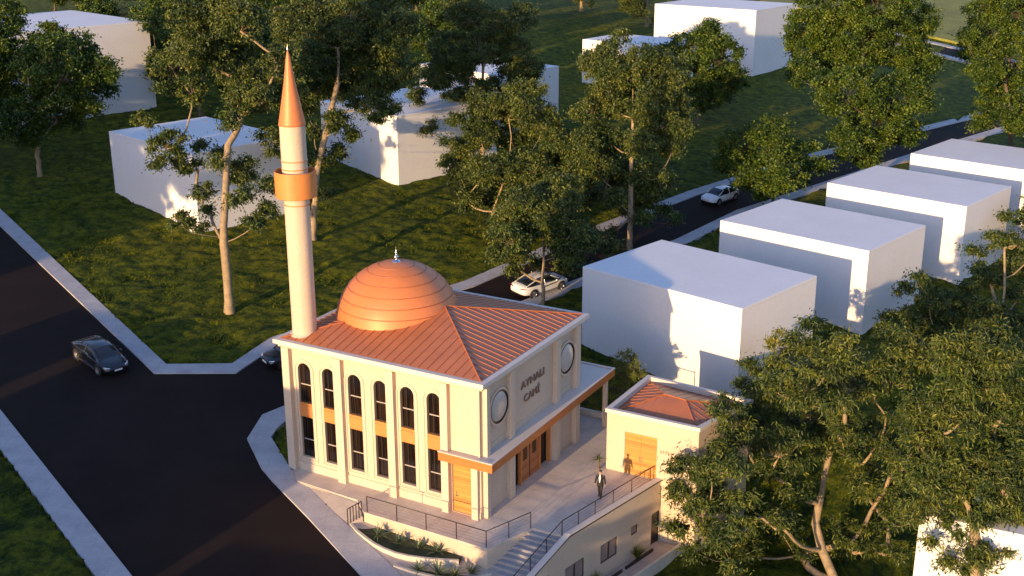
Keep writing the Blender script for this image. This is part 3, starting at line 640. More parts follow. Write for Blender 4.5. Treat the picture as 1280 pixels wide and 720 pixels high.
# ================================================================== ANNEX
Q=[(3.70,9.66),(9.94,9.72),(11.35,15.4),(3.85,16.0)]
an=empty('annex',(3.7,9.66,0)); tag(an,'small cream annex with sunk terracotta hip roof and honey wood double door beside the terrace','annex')
def an_parent(o): o.parent=an; o.matrix_parent_inverse=Matrix.Translation((-3.7,-9.66,0)); return o
A1=frame((3.70,9.66,0),Vector((6.24,.06,0)).normalized(),Vector((-.06,6.24,0)).normalized())
m=MB(); wall_holes(m,[(0,-.3),(3.9,-.3),(3.9,-6.5),(6.24,-6.5),(6.24,4.05),(0,4.05)],[rect(1.28,.015,3.5,2.95)],.16,A1)
V=[(*p,z) for z in (-6.5,4.05) for p in Q]
m.add(V,[(1,2,6,5),(2,3,7,6),(3,0,4,7)])
m.add([A1@Vector((x,.16,z)) for x,z in rect(1.2,-.2,3.6,3.05)],[(0,1,2,3)])
an_parent(m.build('wall',M['cream']))
cx=sum(p[0] for p in Q)/4; cy=sum(p[1] for p in Q)/4
def scaleq(k,dx=0): return [(cx+(x-cx)*k,cy+(y-cy)*k) for x,y in Q]
m=MB(); o1=scaleq(1.03); i1=scaleq(.93); n=4
V=[(*p,4.30) for p in o1]+[(*p,4.30) for p in i1]+[(*p,4.05) for p in o1]+[(*p,3.9) for p in i1]
Fq=[]
for i in range(4):
    j=(i+1)%4; Fq+=[(i,j,4+j,4+i),(8+i,8+j,j,i),(4+i,4+j,12+j,12+i)]
m.add(V,Fq); m.add([(*p,4.05) for p in o1]+[(*p,4.05) for p in scaleq(.995)],[(i,4+i,4+(i+1)%4,(i+1)%4) for i in range(4)])
an_parent(m.build('parapet',M['pale']))
i2=scaleq(.935); ra_=((i2[0][0]+i2[3][0])/2+2.3,(i2[0][1]+i2[3][1])/2); rb_=((i2[1][0]+i2[2][0])/2-2.5,(i2[1][1]+i2[2][1])/2)
zc2,zr2=3.93,4.62
m=MB(); m.add([(*p,zc2) for p in i2]+[(*ra_,zr2),(*rb_,zr2)],[(0,1,5,4),(1,2,5),(2,3,4,5),(3,0,4)]); an_parent(m.build('roof',M['roofmetal']))
m=MB()
def seam3(p,q,w=.02,hh=.03):
    p=Vector(p);q=Vector(q);d=q-p; s=Vector((-d.y,d.x,0)).normalized()*w; up=Vector((0,0,hh))
    m.add([p-s,p+s,q+s,q-s,p-s+up,p+s+up,q+s+up,q-s+up],[(4,5,6,7),(0,1,5,4),(1,2,6,5),(2,3,7,6),(3,0,4,7)])
def P3(p,z): return Vector((p[0],p[1],z))
def faceteave(a,b,c,d,n,apex=False):
    # seams square to the eave a-b, stopping on the hips a-d, b-c
    L=(b-a).length; ex=(b-a)/L; nrm=(d-a)-ex*(d-a).dot(ex); hd=(d-a).dot(ex); hc=(c-a).dot(ex)
    for k in range(1,n):
        s=L*k/n; f=min(1,s/hd if hd>0 else 1,(L-s)/(L-hc) if L>hc else 1); p=a+ex*s; seam3(p,p+nrm*f*.98)
def facet(a,b,c,d,n):
    # seams from eave a-b up to ridge line d-c (d above a, c above b)
    for k in range(1,n):
        t=k/n; seam3(a.lerp(b,t),d.lerp(c,t))
E=[P3(p,zc2) for p in i2]; RA=P3(ra_,zr2); RB=P3(rb_,zr2)
faceteave(E[0],E[1],RB,RA,11); faceteave(E[2],E[3],RA,RB,11); faceteave(E[1],E[2],RB,RB,10); faceteave(E[3],E[0],RA,RA,10)
for a,b in ((E[0],RA),(E[1],RB),(E[2],RB),(E[3],RA),(RA,RB)): m.tube([a+Vector((0,0,.02)),b+Vector((0,0,.02))],.04,6)
an_parent(m.build('seams',M['roofseam']))
m=MB(); m.box(1.28,.06,.02,2.385,.14,2.94,A1); m.box(2.395,.06,.02,3.5,.14,2.94,A1); dd=an_parent(m.build('door',M['wood']))
m=MB(); m.box(2.30,.02,1.0,2.33,.06,1.4,A1); m.box(2.45,.02,1.0,2.48,.06,1.4,A1); h_=m.build('handle',M['steel'],dd)
m=MB()
for i,(w,hh) in enumerate(((.10,.2),(.08,.2),(.12,.2),(.09,.2),(.08,.2),(.11,.2))): m.box(3.75+i*.17,-.03,2.0,3.75+i*.17+w*.35,-.0,2.0+hh,A1); m.box(3.75+i*.17,-.03,2.0+(i%3)*.07,3.75+i*.17+w,-.0,2.05+(i%3)*.07,A1)
an_parent(m.build('lettering',M['letters']))
A2=frame((9.94,9.72,0),Vector((1.41,5.68,0)).normalized(),Vector((-5.68,1.41,0)).normalized())
for s in (1.0,3.6):
    m=MB(); ring(m,rect(s,.9,s+1.1,2.9),rect(s+.07,.97,s+1.03,2.83),0,-.04,A2); f_=an_parent(m.build('window',M['frame'])); m=MB(); m.box(s+.05,-.02,.95,s+1.05,-.004,2.85,A2); g=m.build('glass',M['glass'],f_)
m=MB(); m.box(3.6,-.9,-6.5,5.0,-.003,-3.6,A2); an_parent(m.build('plinth_block',M['conc']))
# ================================================================== CARS
def carpaint(name,col,rough=.25,metal=0):
    m,nt,b=nmat(name); b.inputs['Base Color'].default_value=(*col,1); b.inputs['Roughness'].default_value=rough; b.inputs['Metallic'].default_value=metal; b.inputs['Coat Weight'].default_value=.8; b.inputs['Coat Roughness'].default_value=.05
    n=tex(nt,scale=3); r=ramp(nt,n.outputs['Fac'],[(.3,mul(col,.9)),(.7,mul(col,1.05))]); nt.links.new(r.outputs[0],b.inputs['Base Color']); return m
M['white_paint']=carpaint('white_car_paint',(.78,.77,.75)); M['black_paint']=carpaint('black_car_paint',(.012,.013,.017))
M['tyre']=simple('tyre_rubber',(.02,.02,.02),.85,.1,5); M['rim']=simple('alloy_rim',(.45,.45,.47),.3,.05,5,metal=.9)
M['cglass']=simple('car_glass',(.012,.015,.02),.06,.05,2,spec=.9)
M['tail']=simple('tail_lamp',(.25,.01,.01),.2,.05,5); M['head']=simple('head_lamp',(.7,.72,.75),.12,.05,5,metal=.4); M['plate']=simple('number_plate',(.75,.75,.72),.5,.03,9)
# x forward; stations: x, z_low, z_belt(top of body side), half width
ST=[(-2.42,.45,.72,.62),(-2.38,.36,.86,.74),(-2.2,.27,.98,.86),(-1.75,.22,1.02,.92),(-1.2,.2,1.0,.94),(-.4,.19,.97,.95),(.5,.19,.95,.95),(1.1,.2,.92,.94),(1.6,.22,.85,.92),(2.05,.25,.76,.87),(2.3,.3,.66,.76),(2.4,.4,.56,.64)]
CB=[(-2.05,.99,.80,.99,.62),(-1.6,.99,.86,1.16,.62),(-1.0,.98,.88,1.34,.60),(-.4,.97,.89,1.42,.60),(.1,.96,.89,1.43,.60),(.5,.955,.88,1.36,.61),(.95,.93,.86,1.15,.66),(1.35,.89,.80,.93,.66)]
def make_car(paint,sc,label,loc,rz,roofglass=True,group=None):
    c=empty('parked_car' ,loc,rz,scale=sc); tag(c,label,'car',group)
    # align to slope
    m=MB(); V=[]; K_=12
    for x,zl,zb,w in ST:
        zm=zl+(zb-zl)*.45
        for y,z in ((w*.80,zl),(w*.97,zl+.08),(w,zm),(w*.985,zb-.10),(w*.90,zb-.01),(w*.45,zb+.035)): V.append((x,-y,z))
        for y,z in ((w*.45,zb+.035),(w*.90,zb-.01),(w*.985,zb-.10),(w,zm),(w*.97,zl+.08),(w*.80,zl)): V.append((x,y,z))
    F=[]
    for i in range(len(ST)-1):
        for k in range(K_):
            q=(k+1)%K_; F.append((i*K_+k,(i+1)*K_+k,(i+1)*K_+q,i*K_+q))
    F.append(tuple(range(K_))); F.append(tuple(range((len(ST)-1)*K_,len(ST)*K_))[::-1])
    m.add(V,F,True); bd=m.build('body',paint,c)
    s_=bd.modifiers.new('sub','SUBSURF'); s_.levels=1; s_.render_levels=2
    # cabin: side glass + roof
    m=MB(); V=[]
    for x,zb,w,zr_,wr in CB:
        for y,z in ((w,zb-.02),((w+wr)/2+.03,(zb+zr_)/2),(wr+.03,zr_-.03),(wr*.6,zr_)): V.append((x,-y,z))
        for y,z in ((wr*.6,zr_),(wr+.03,zr_-.03),((w+wr)/2+.03,(zb+zr_)/2),(w,zb-.02)): V.append((x,y,z))
    F=[]
    for i in range(len(CB)-1):
        for k in range(7): F.append((i*8+k,(i+1)*8+k,(i+1)*8+k+1,i*8+k+1))
    F.append(tuple(range(8))); F.append(tuple(range((len(CB)-1)*8,len(CB)*8))[::-1])
    m.add(V,F,True); cb=m.build('windows',M['cglass'],c)
    # roof panel and pillars, proud of the glass
    m=MB(); V=[]
    for x,zb,w,zr_,wr in CB[2:6]:
        for y,z in ((-wr-.05,zr_-.045),(-wr*.6,zr_+.012),(0,zr_+.02),(wr*.6,zr_+.012),(wr+.05,zr_-.045)): V.append((x,y,z))
    m.add(V,[(i*5+k,(i+1)*5+k,(i+1)*5+k+1,i*5+k+1)[::-1] for i in range(3) for k in range(4)],True)
    m.build('roof',paint,c)
    for sy,i0,i1 in ((-1,0,2),(-1,5,7),(1,0,2),(1,5,7)):
        if 1:
            m=MB(); pts=[]
            for j in range(i0,i1+1):
                x,zb,w,zr_,wr=CB[j]; pts.append((x,sy*(wr+.045),zr_-.02))
            m.tube(pts,.04,6); m.build('roof_pillar',paint,c)
    for sy in (-1,1):
        m=MB(); m.tube([(-.32,sy*.905,.97),(-.32,sy*.77,1.2),(-.32,sy*.645,1.41)],.03,6); m.build('roof_pillar',paint,c)
    for i,x in enumerate((-1.45,1.45)):
        for sy in (-1,1):
            m=MB(); Q=frame((x,sy*.87,.335),(1,0,0),(0,0,1),(0,sy,0))
            m.lathe([(.20,-.16),(.30,-.16),(.335,-.12),(.335,.07),(.31,.10),(.22,.105)],28,(0,0,0),True,Q); wh=m.build('wheel',M['tyre'],c)
            m=MB(); m.lathe([(.225,.10),(.215,.06),(.06,.05),(.055,.09),(.001,.09)],28,(0,0,0),True,Q)
            for k in range(5):
                a=2*math.pi*k/5; m.box(.04,-.03,.07,.21,.03,.10,Q@Matrix.Rotation(a,4,'Z'))
            m.build('rim',M['rim'],wh)
            m=MB(); m.lathe([(.345,.0),(.41,.0),(.41,.095),(.345,.098)],28,(0,0,0),True,Q); 
            m.build('wheel_arch',M['tyre'],c)
    for sy in (-1,1):
        m=MB(); m.tube([(2.30,sy*.50,.63),(2.24,sy*.66,.66),(2.08,sy*.82,.71)],[.035,.055,.03],8); m.build('headlight',M['head'],c)
        m=MB(); m.tube([(-2.43,sy*.42,.82),(-2.40,sy*.62,.84),(-2.27,sy*.83,.88)],[.03,.045,.03],8); m.build('tail_light',M['tail'],c)
        m=MB(); m.ell((.85,sy*1.0,.98),(.11,.09,.07),10); m.build('wing_mirror',paint,c)
        m=MB(); m.box(-1.0,sy*.93-.025,.2,1.05,sy*.93+.025,.27); m.build('side_skirt',M['rim'],c)
        for x in (-.75,.25):
            m=MB(); m.box(x-.09,sy*.955-.012,.80,x+.09,sy*.955+.012,.825); m.build('door_handle',M['rim'],c)
    m=MB(); m.box(-2.475,-.26,.52,-2.445,.26,.64); m.build('number_plate',M['plate'],c)
    m=MB(); m.box(2.41,-.26,.42,2.435,.26,.53); m.build('number_plate',M['plate'],c)
    m=MB(); m.box(2.33,-.55,.30,2.41,.55,.38); m.build('grille',M['dark'],c)
    m=MB(); m.box(-2.44,-.6,.30,-2.33,.6,.40); m.build('rear_bumper',M['dark'],c)
    # tilt with ground
    n=Vector((K*.891,-K*.454,1)).normalized(); hx=Vector((math.cos(rz),math.sin(rz),0)); fx=(hx-n*hx.dot(n)).normalized(); fy=n.cross(fx)
    Mx=Matrix.Identity(3)
    for j in range(3): Mx[j][0]=fx[j];Mx[j][1]=fy[j];Mx[j][2]=n[j]
    c.rotation_euler=Mx.to_euler(); return c
def at(x,y,o=.03): return (x,y,G(x,y)+o)
make_car(M['black_paint'],1.17,'black car standing alone on the dark road at the left',at(-35.75,3.55),R(-16),group='black cars on the roads')
make_car(M['black_paint'],1.13,'black car half hidden behind the left corner of the mosque',at(-24.2,12.5),R(-112),group='black cars on the roads')
make_car(M['white_paint'],1.17,'white car seen from behind on the side road, partly behind a tree trunk',at(-15.25,35.8),R(72),group='white cars on the side road')
make_car(M['white_paint'],1.1,'white car facing the viewer farther up the side road',at(-11.0,70.6),R(-104),group='white cars on the side road')
# ================================================================== PERSON
def person(loc,rz,h=1.85):
    k=h/1.80
    p=empty('person',loc,rz,scale=k); tag(p,'person in a dark suit and white shirt walking on the terrace near the handrail','person')
    skin=simple('skin',(.50,.30,.21),.6,.05,8); suit=simple('black_suit_cloth',(.014,.012,.013),.8,.15,20); shirt=simple('white_shirt',(.75,.74,.72),.7,.04,10); hair=simple('hair',(.03,.02,.015),.7,.2,30); shoe=simple('black_shoe',(.01,.009,.008),.3,.1,9)
    # front = -Y. body skeleton with skin modifier
    vs=[];es=[];rad=[]
    def v(x,y,z,r): vs.append((x,y,z)); rad.append(r); return len(vs)-1
    def e(a,b): es.append((a,b))
    pel=v(0,0,.95,.12); ab=v(0,0,1.12,.115); ch=v(0,.01,1.34,.13); nk=v(0,.01,1.50,.052); hb=v(0,-.005,1.60,.07); hd=v(0,-.01,1.69,.088); ht=v(0,0,1.755,.06)
    for a,b in ((pel,ab),(ab,ch),(ch,nk),(nk,hb),(hb,hd),(hd,ht)): e(a,b)
    HANDS=[]
    for s in (-1,1):
        sh=v(s*.185,.01,1.42,.06); el=v(s*.27,.02+ s*.02,1.15,.042); wr=v(s*.31,-.05+s*.03,.92,.028); pm=v(s*.315,-.06+s*.03,.86,.032)
        e(ch,sh);e(sh,el);e(el,wr);e(wr,pm)
        for j,(dx,l) in enumerate(((-.024,.075),(-.008,.085),(.008,.082),(.024,.065))):
            a=v(s*.315,-.06+s*.03+dx,.825,.009); b=v(s*.312,-.068+s*.03+dx,.825-l*.55,.009); c=v(s*.300,-.075+s*.03+dx,.825-l,.008); e(pm,a);e(a,b);e(b,c)
        a=v(s*.305,-.10+s*.03,.85,.010); b=v(s*.298,-.118+s*.03,.82,.009); e(pm,a);e(a,b)
        st=-.16*s
        hp=v(s*.10,0,.90,.09); kn=v(s*.095,st*.55-.01,.50,.06); an_=v(s*.09,st,.09,.04); bl_=v(s*.10,st-.13,.035,.035); e(pel,hp);e(hp,kn);e(kn,an_);e(an_,bl_)
    me=bpy.data.meshes.new('body'); me.from_pydata(vs,es,[]); me.materials.append(skin); b=bpy.data.objects.new('body',me); COL.objects.link(b); b.parent=p
    sk=b.modifiers.new('skin','SKIN'); sk.use_smooth_shade=True
    for i,r in enumerate(rad): me.skin_vertices[0].data[i].radius=(r,r)
    me.skin_vertices[0].data[pel].use_root=True
    b.modifiers.new('sub','SUBSURF').levels=1
    def loft(rows,n=18,cap=False):
        V=[];F=[]
        for (cx,cy,z,rx,ry) in rows:
            for k_ in range(n):
                t=2*math.pi*k_/n; V.append((cx+rx*math.cos(t),cy+ry*math.sin(t),z))
        for i in range(len(rows)-1):
            for k_ in range(n):
                q=(k_+1)%n; F.append((i*n+k_,i*n+q,(i+1)*n+q,(i+1)*n+k_))
        return V,F
    m=MB(); m.add(*loft([(0,0,.80,.20,.145),(0,0,.95,.195,.145),(0,0,1.12,.175,.135),(0,.005,1.30,.205,.15),(0,.01,1.42,.205,.135),(0,.012,1.475,.13,.10),(0,.012,1.50,.07,.075)]),True)
    for s in (-1,1): m.tube([(s*.17,.01,1.435),(s*.205,.012,1.40),(s*.272,.02+s*.02,1.15),(s*.312,-.05+s*.03,.90)],[.07,.078,.062,.048],12)
    m.build('jacket',suit,p)
    m=MB(); m.add([(-.012,-.150,1.02),(.012,-.150,1.02),(.06,-.158,1.30),(.055,-.135,1.45),(.03,-.09,1.505),(-.03,-.09,1.505),(-.055,-.135,1.45),(-.06,-.158,1.30)],[(0,1,2,3,4,5,6,7)]); m.tube([(0,.008,1.47),(0,.006,1.53)],[.066,.06],14); m.build('shirt',shirt,p)
    m=MB()
    for s in (-1,1):
        st=-.16*s; m.tube([(s*.085,0,.96),(s*.10,-.0,.84),(s*.095,st*.55-.01,.50),(s*.09,st,.07)],[.115,.108,.078,.062],14)
    m.build('trousers',suit,p)
    for s in (-1,1):
        st=-.16*s; m=MB(); m.ell((s*.095,st-.065,.042),(.048,.14,.045),12); m.build('shoe',shoe,p)
    m=MB(); m.ell((0,.018,1.735),(.094,.105,.085),16); m.build('hair',hair,p)
    m=MB()
    for s in (-1,1): m.ell((s*.033,-.092,1.685),(.012,.008,.008),8)
    m.build('eyes',shoe,p)
    m=MB(); m.ell((0,-.105,1.655),(.014,.02,.025),8); 
    for s in (-1,1): m.ell((s*.092,.0,1.67),(.012,.022,.03),8)
    m.build('nose_and_ears',skin,p)
    m=MB(); m.ell((0,-.090,1.615),(.025,.008,.006),8); m.build('mouth',simple('lips',(.35,.12,.10),.5),p)
    return p
person((5.02,5.98,0),R(8))
# ================================================================== TREES
def leaf_cloud(cl,rnd,ll,lw,dens,kind):
    # cl: list of (x,y,z,r) twig clumps -> quads
    C=[];
    V=[];T=[]
    for (x,y,z,r) in cl:
        n=int(dens*r*r)
        d=rnd.normal(size=(n,3)); d/=np.linalg.norm(d,axis=1)[:,None]
        rad=r*np.minimum(np.abs(rnd.normal(size=n))*.55+.1,1.7)*(.75+.5*rnd.rand())
        c=np.array([x,y,z])+d*rad[:,None]*np.array([rnd.uniform(.8,1.4),rnd.uniform(.8,1.4),rnd.uniform(.55,.9)])
        # leaf axis
        a=d*.8+rnd.normal(size=(n,3))*.7
        if kind=='e': a[:,2]-=.7
        a/=np.linalg.norm(a,axis=1)[:,None]
        s=np.cross(a,rnd.normal(size=(n,3))); s/=np.linalg.norm(s,axis=1)[:,None]
        L=ll*rnd.uniform(.6,1.25,n)[:,None]; Wd=lw*rnd.uniform(.7,1.2,n)[:,None]
        nrm=np.cross(a,s)
        v0=c-s*0-a*L*.5; v1=c+s*Wd*.5+nrm*L*.06; v2=c+a*L*.5; v3=c-s*Wd*.5+nrm*L*.06
        V.append(np.stack([v0,v1,v2,v3],1).reshape(-1,3)); base=rnd.uniform(.25,.7); T.append(np.clip(base+rnd.normal(size=n)*.2,0,1))
    return np.concatenate(V),np.concatenate(T)
def build_tree(name,base,kind,lobes,seed,leafmat_,barkmat,ll=.30,lw=.10,dens=150,clump=.62,tr=None,fill=1.0,lead=.80,forkk=.22):
    rnd=np.random.RandomState(seed); root=empty(name,base)
    cl=[];anch=[]
    for (x,y,z,r) in lobes:
        r*=1.18; n=max(2,int(fill*2.1*(r/clump)**2)); 
        d=rnd.normal(size=(n,3)); d/=np.linalg.norm(d,axis=1)[:,None]; rr=(r-clump*.5)*rnd.uniform(.35,1.0,n)**.6 if r>clump*.6 else np.zeros(n)
        if r<=clump*.6: n=1;d=d[:1];rr=rr[:1]
        P_=np.array([x,y,z])+d*rr[:,None]*np.array([1,1,.8])
        for q in P_: cl.append((*q,clump*rnd.uniform(.7,1.25)))
        anch.append([(x,y,z-r*.25),P_])
    V,T=leaf_cloud(cl,rnd,ll,lw,dens,kind)
    me=bpy.data.meshes.new('crown'); mesh_np(me,V,np.arange(len(V)).reshape(-1,4)); a=me.attributes.new('tint','FLOAT','FACE'); a.data.foreach_set('value',T.astype(np.float32)); me.materials.append(leafmat_)
    o=bpy.data.objects.new('crown',me); COL.objects.link(o); o.parent=root
    # skeleton: nodes with parent
    zmin=min(z-r for x,y,z,r in lobes); zmax=max(z for x,y,z,r in lobes); mx=np.mean([l[0] for l in lobes]); my=np.mean([l[1] for l in lobes])
    fork=max(min(zmin*.75,zmax*.4),zmax*forkk); nodes=[(np.array([0,0,-.4]),-1)]
    K_=6; 
    for i in range(1,K_+1):
        t=i/K_; nodes.append((np.array([mx*.10*t*t+rnd.normal()*.06,my*.10*t*t+rnd.normal()*.06,fork*t]),len(nodes)-1))
    lt=max(fork+.5,zmax*lead); nl=max(3,int((lt-fork)/1.6)); q0=nodes[-1][0].copy()
    lean=rnd.normal(size=2)*.25
    for i in range(1,nl+1):
        t=i/nl; zz=fork+(lt-fork)*t; wts=np.array([math.exp(-((l[2]-zz-2)/4)**2)*l[3]**2+1e-3 for l in lobes]); ax=(wts*np.array([l[0] for l in lobes])).sum()/wts.sum(); ay=(wts*np.array([l[1] for l in lobes])).sum()/wts.sum()
        s_=min(1,t*1.3); nodes.append((np.array([q0[0]*(1-s_)+ax*s_*.75+lean[0]*math.sin(3*t),q0[1]*(1-s_)+ay*s_*.75+lean[1]*math.sin(3*t),zz]),len(nodes)-1))
    order=sorted(range(len(anch)),key=lambda i:np.min([np.linalg.norm(np.array(anch[i][0])-q[0]) for q in nodes[K_:]]))
    first=K_
    for i in order:
        tgt=np.array(anch[i][0]); best=None
        for j in range(max(0,first-1),len(nodes)):
            q=nodes[j][0]; dd=tgt-q; dist=np.linalg.norm(dd); pen=dist+max(0,(q[2]-tgt[2]+.35*np.hypot(dd[0],dd[1])))*1.6
            if best is None or pen<best[0]: best=(pen,j)
        j=best[1]; q=nodes[j][0]; dist=np.linalg.norm(tgt-q); n=max(2,int(dist/.9)); par=j
        bow=rnd.normal(size=3)*dist*.04; bow[2]=-abs(dist)*.07 if kind=='e' else bow[2]
        for k in range(1,n+1):
            t=k/n; p=q+(tgt-q)*t+bow*math.sin(math.pi*t)+rnd.normal(size=3)*.035; nodes.append((p,par)); par=len(nodes)-1
        for c in anch[i][1]:
            if rnd.rand()<.8:
                j2=len(nodes); mid=(nodes[par][0]+c)/2+rnd.normal(size=3)*.12; mid[2]-=.1; nodes.append((mid,par)); nodes.append((c,j2))
    ch=[[] for _ in nodes]
    for i,(p,pa) in enumerate(nodes):
        if pa>=0: ch[pa].append(i)
    w=[0]*len(nodes)
    for i in range(len(nodes)-1,-1,-1):
        w[i]=1 if not ch[i] else sum(w[c] for c in ch[i])
    tot=w[0]; H=zmax; r0=tr or (.0115*H+.06)
    rad=[max(.012,r0*(x/tot)**.62) for x in w]
    rad[0]=r0*1.5; rad[1]=r0*1.08
    m=MB()
    # chains
    stack=[(0,None)]
    while stack:
        i,pa=stack.pop(); pts=[];rs_=[]
        if pa is not None: pts.append(nodes[pa][0]); rs_.append(rad[i]*1.02)
        cur=i
        while True:
            pts.append(nodes[cur][0]); rs_.append(rad[cur])
            if not ch[cur]: break
            c=sorted(ch[cur],key=lambda q:-w[q])
            for o2 in c[1:]: stack.append((o2,cur))
            cur=c[0]
        if len(pts)>1: m.tube(pts,rs_,8 if rs_[0]>.12 else (5 if rs_[0]>.04 else 3),caps=False)
    m.build('trunk',barkmat,root); return root
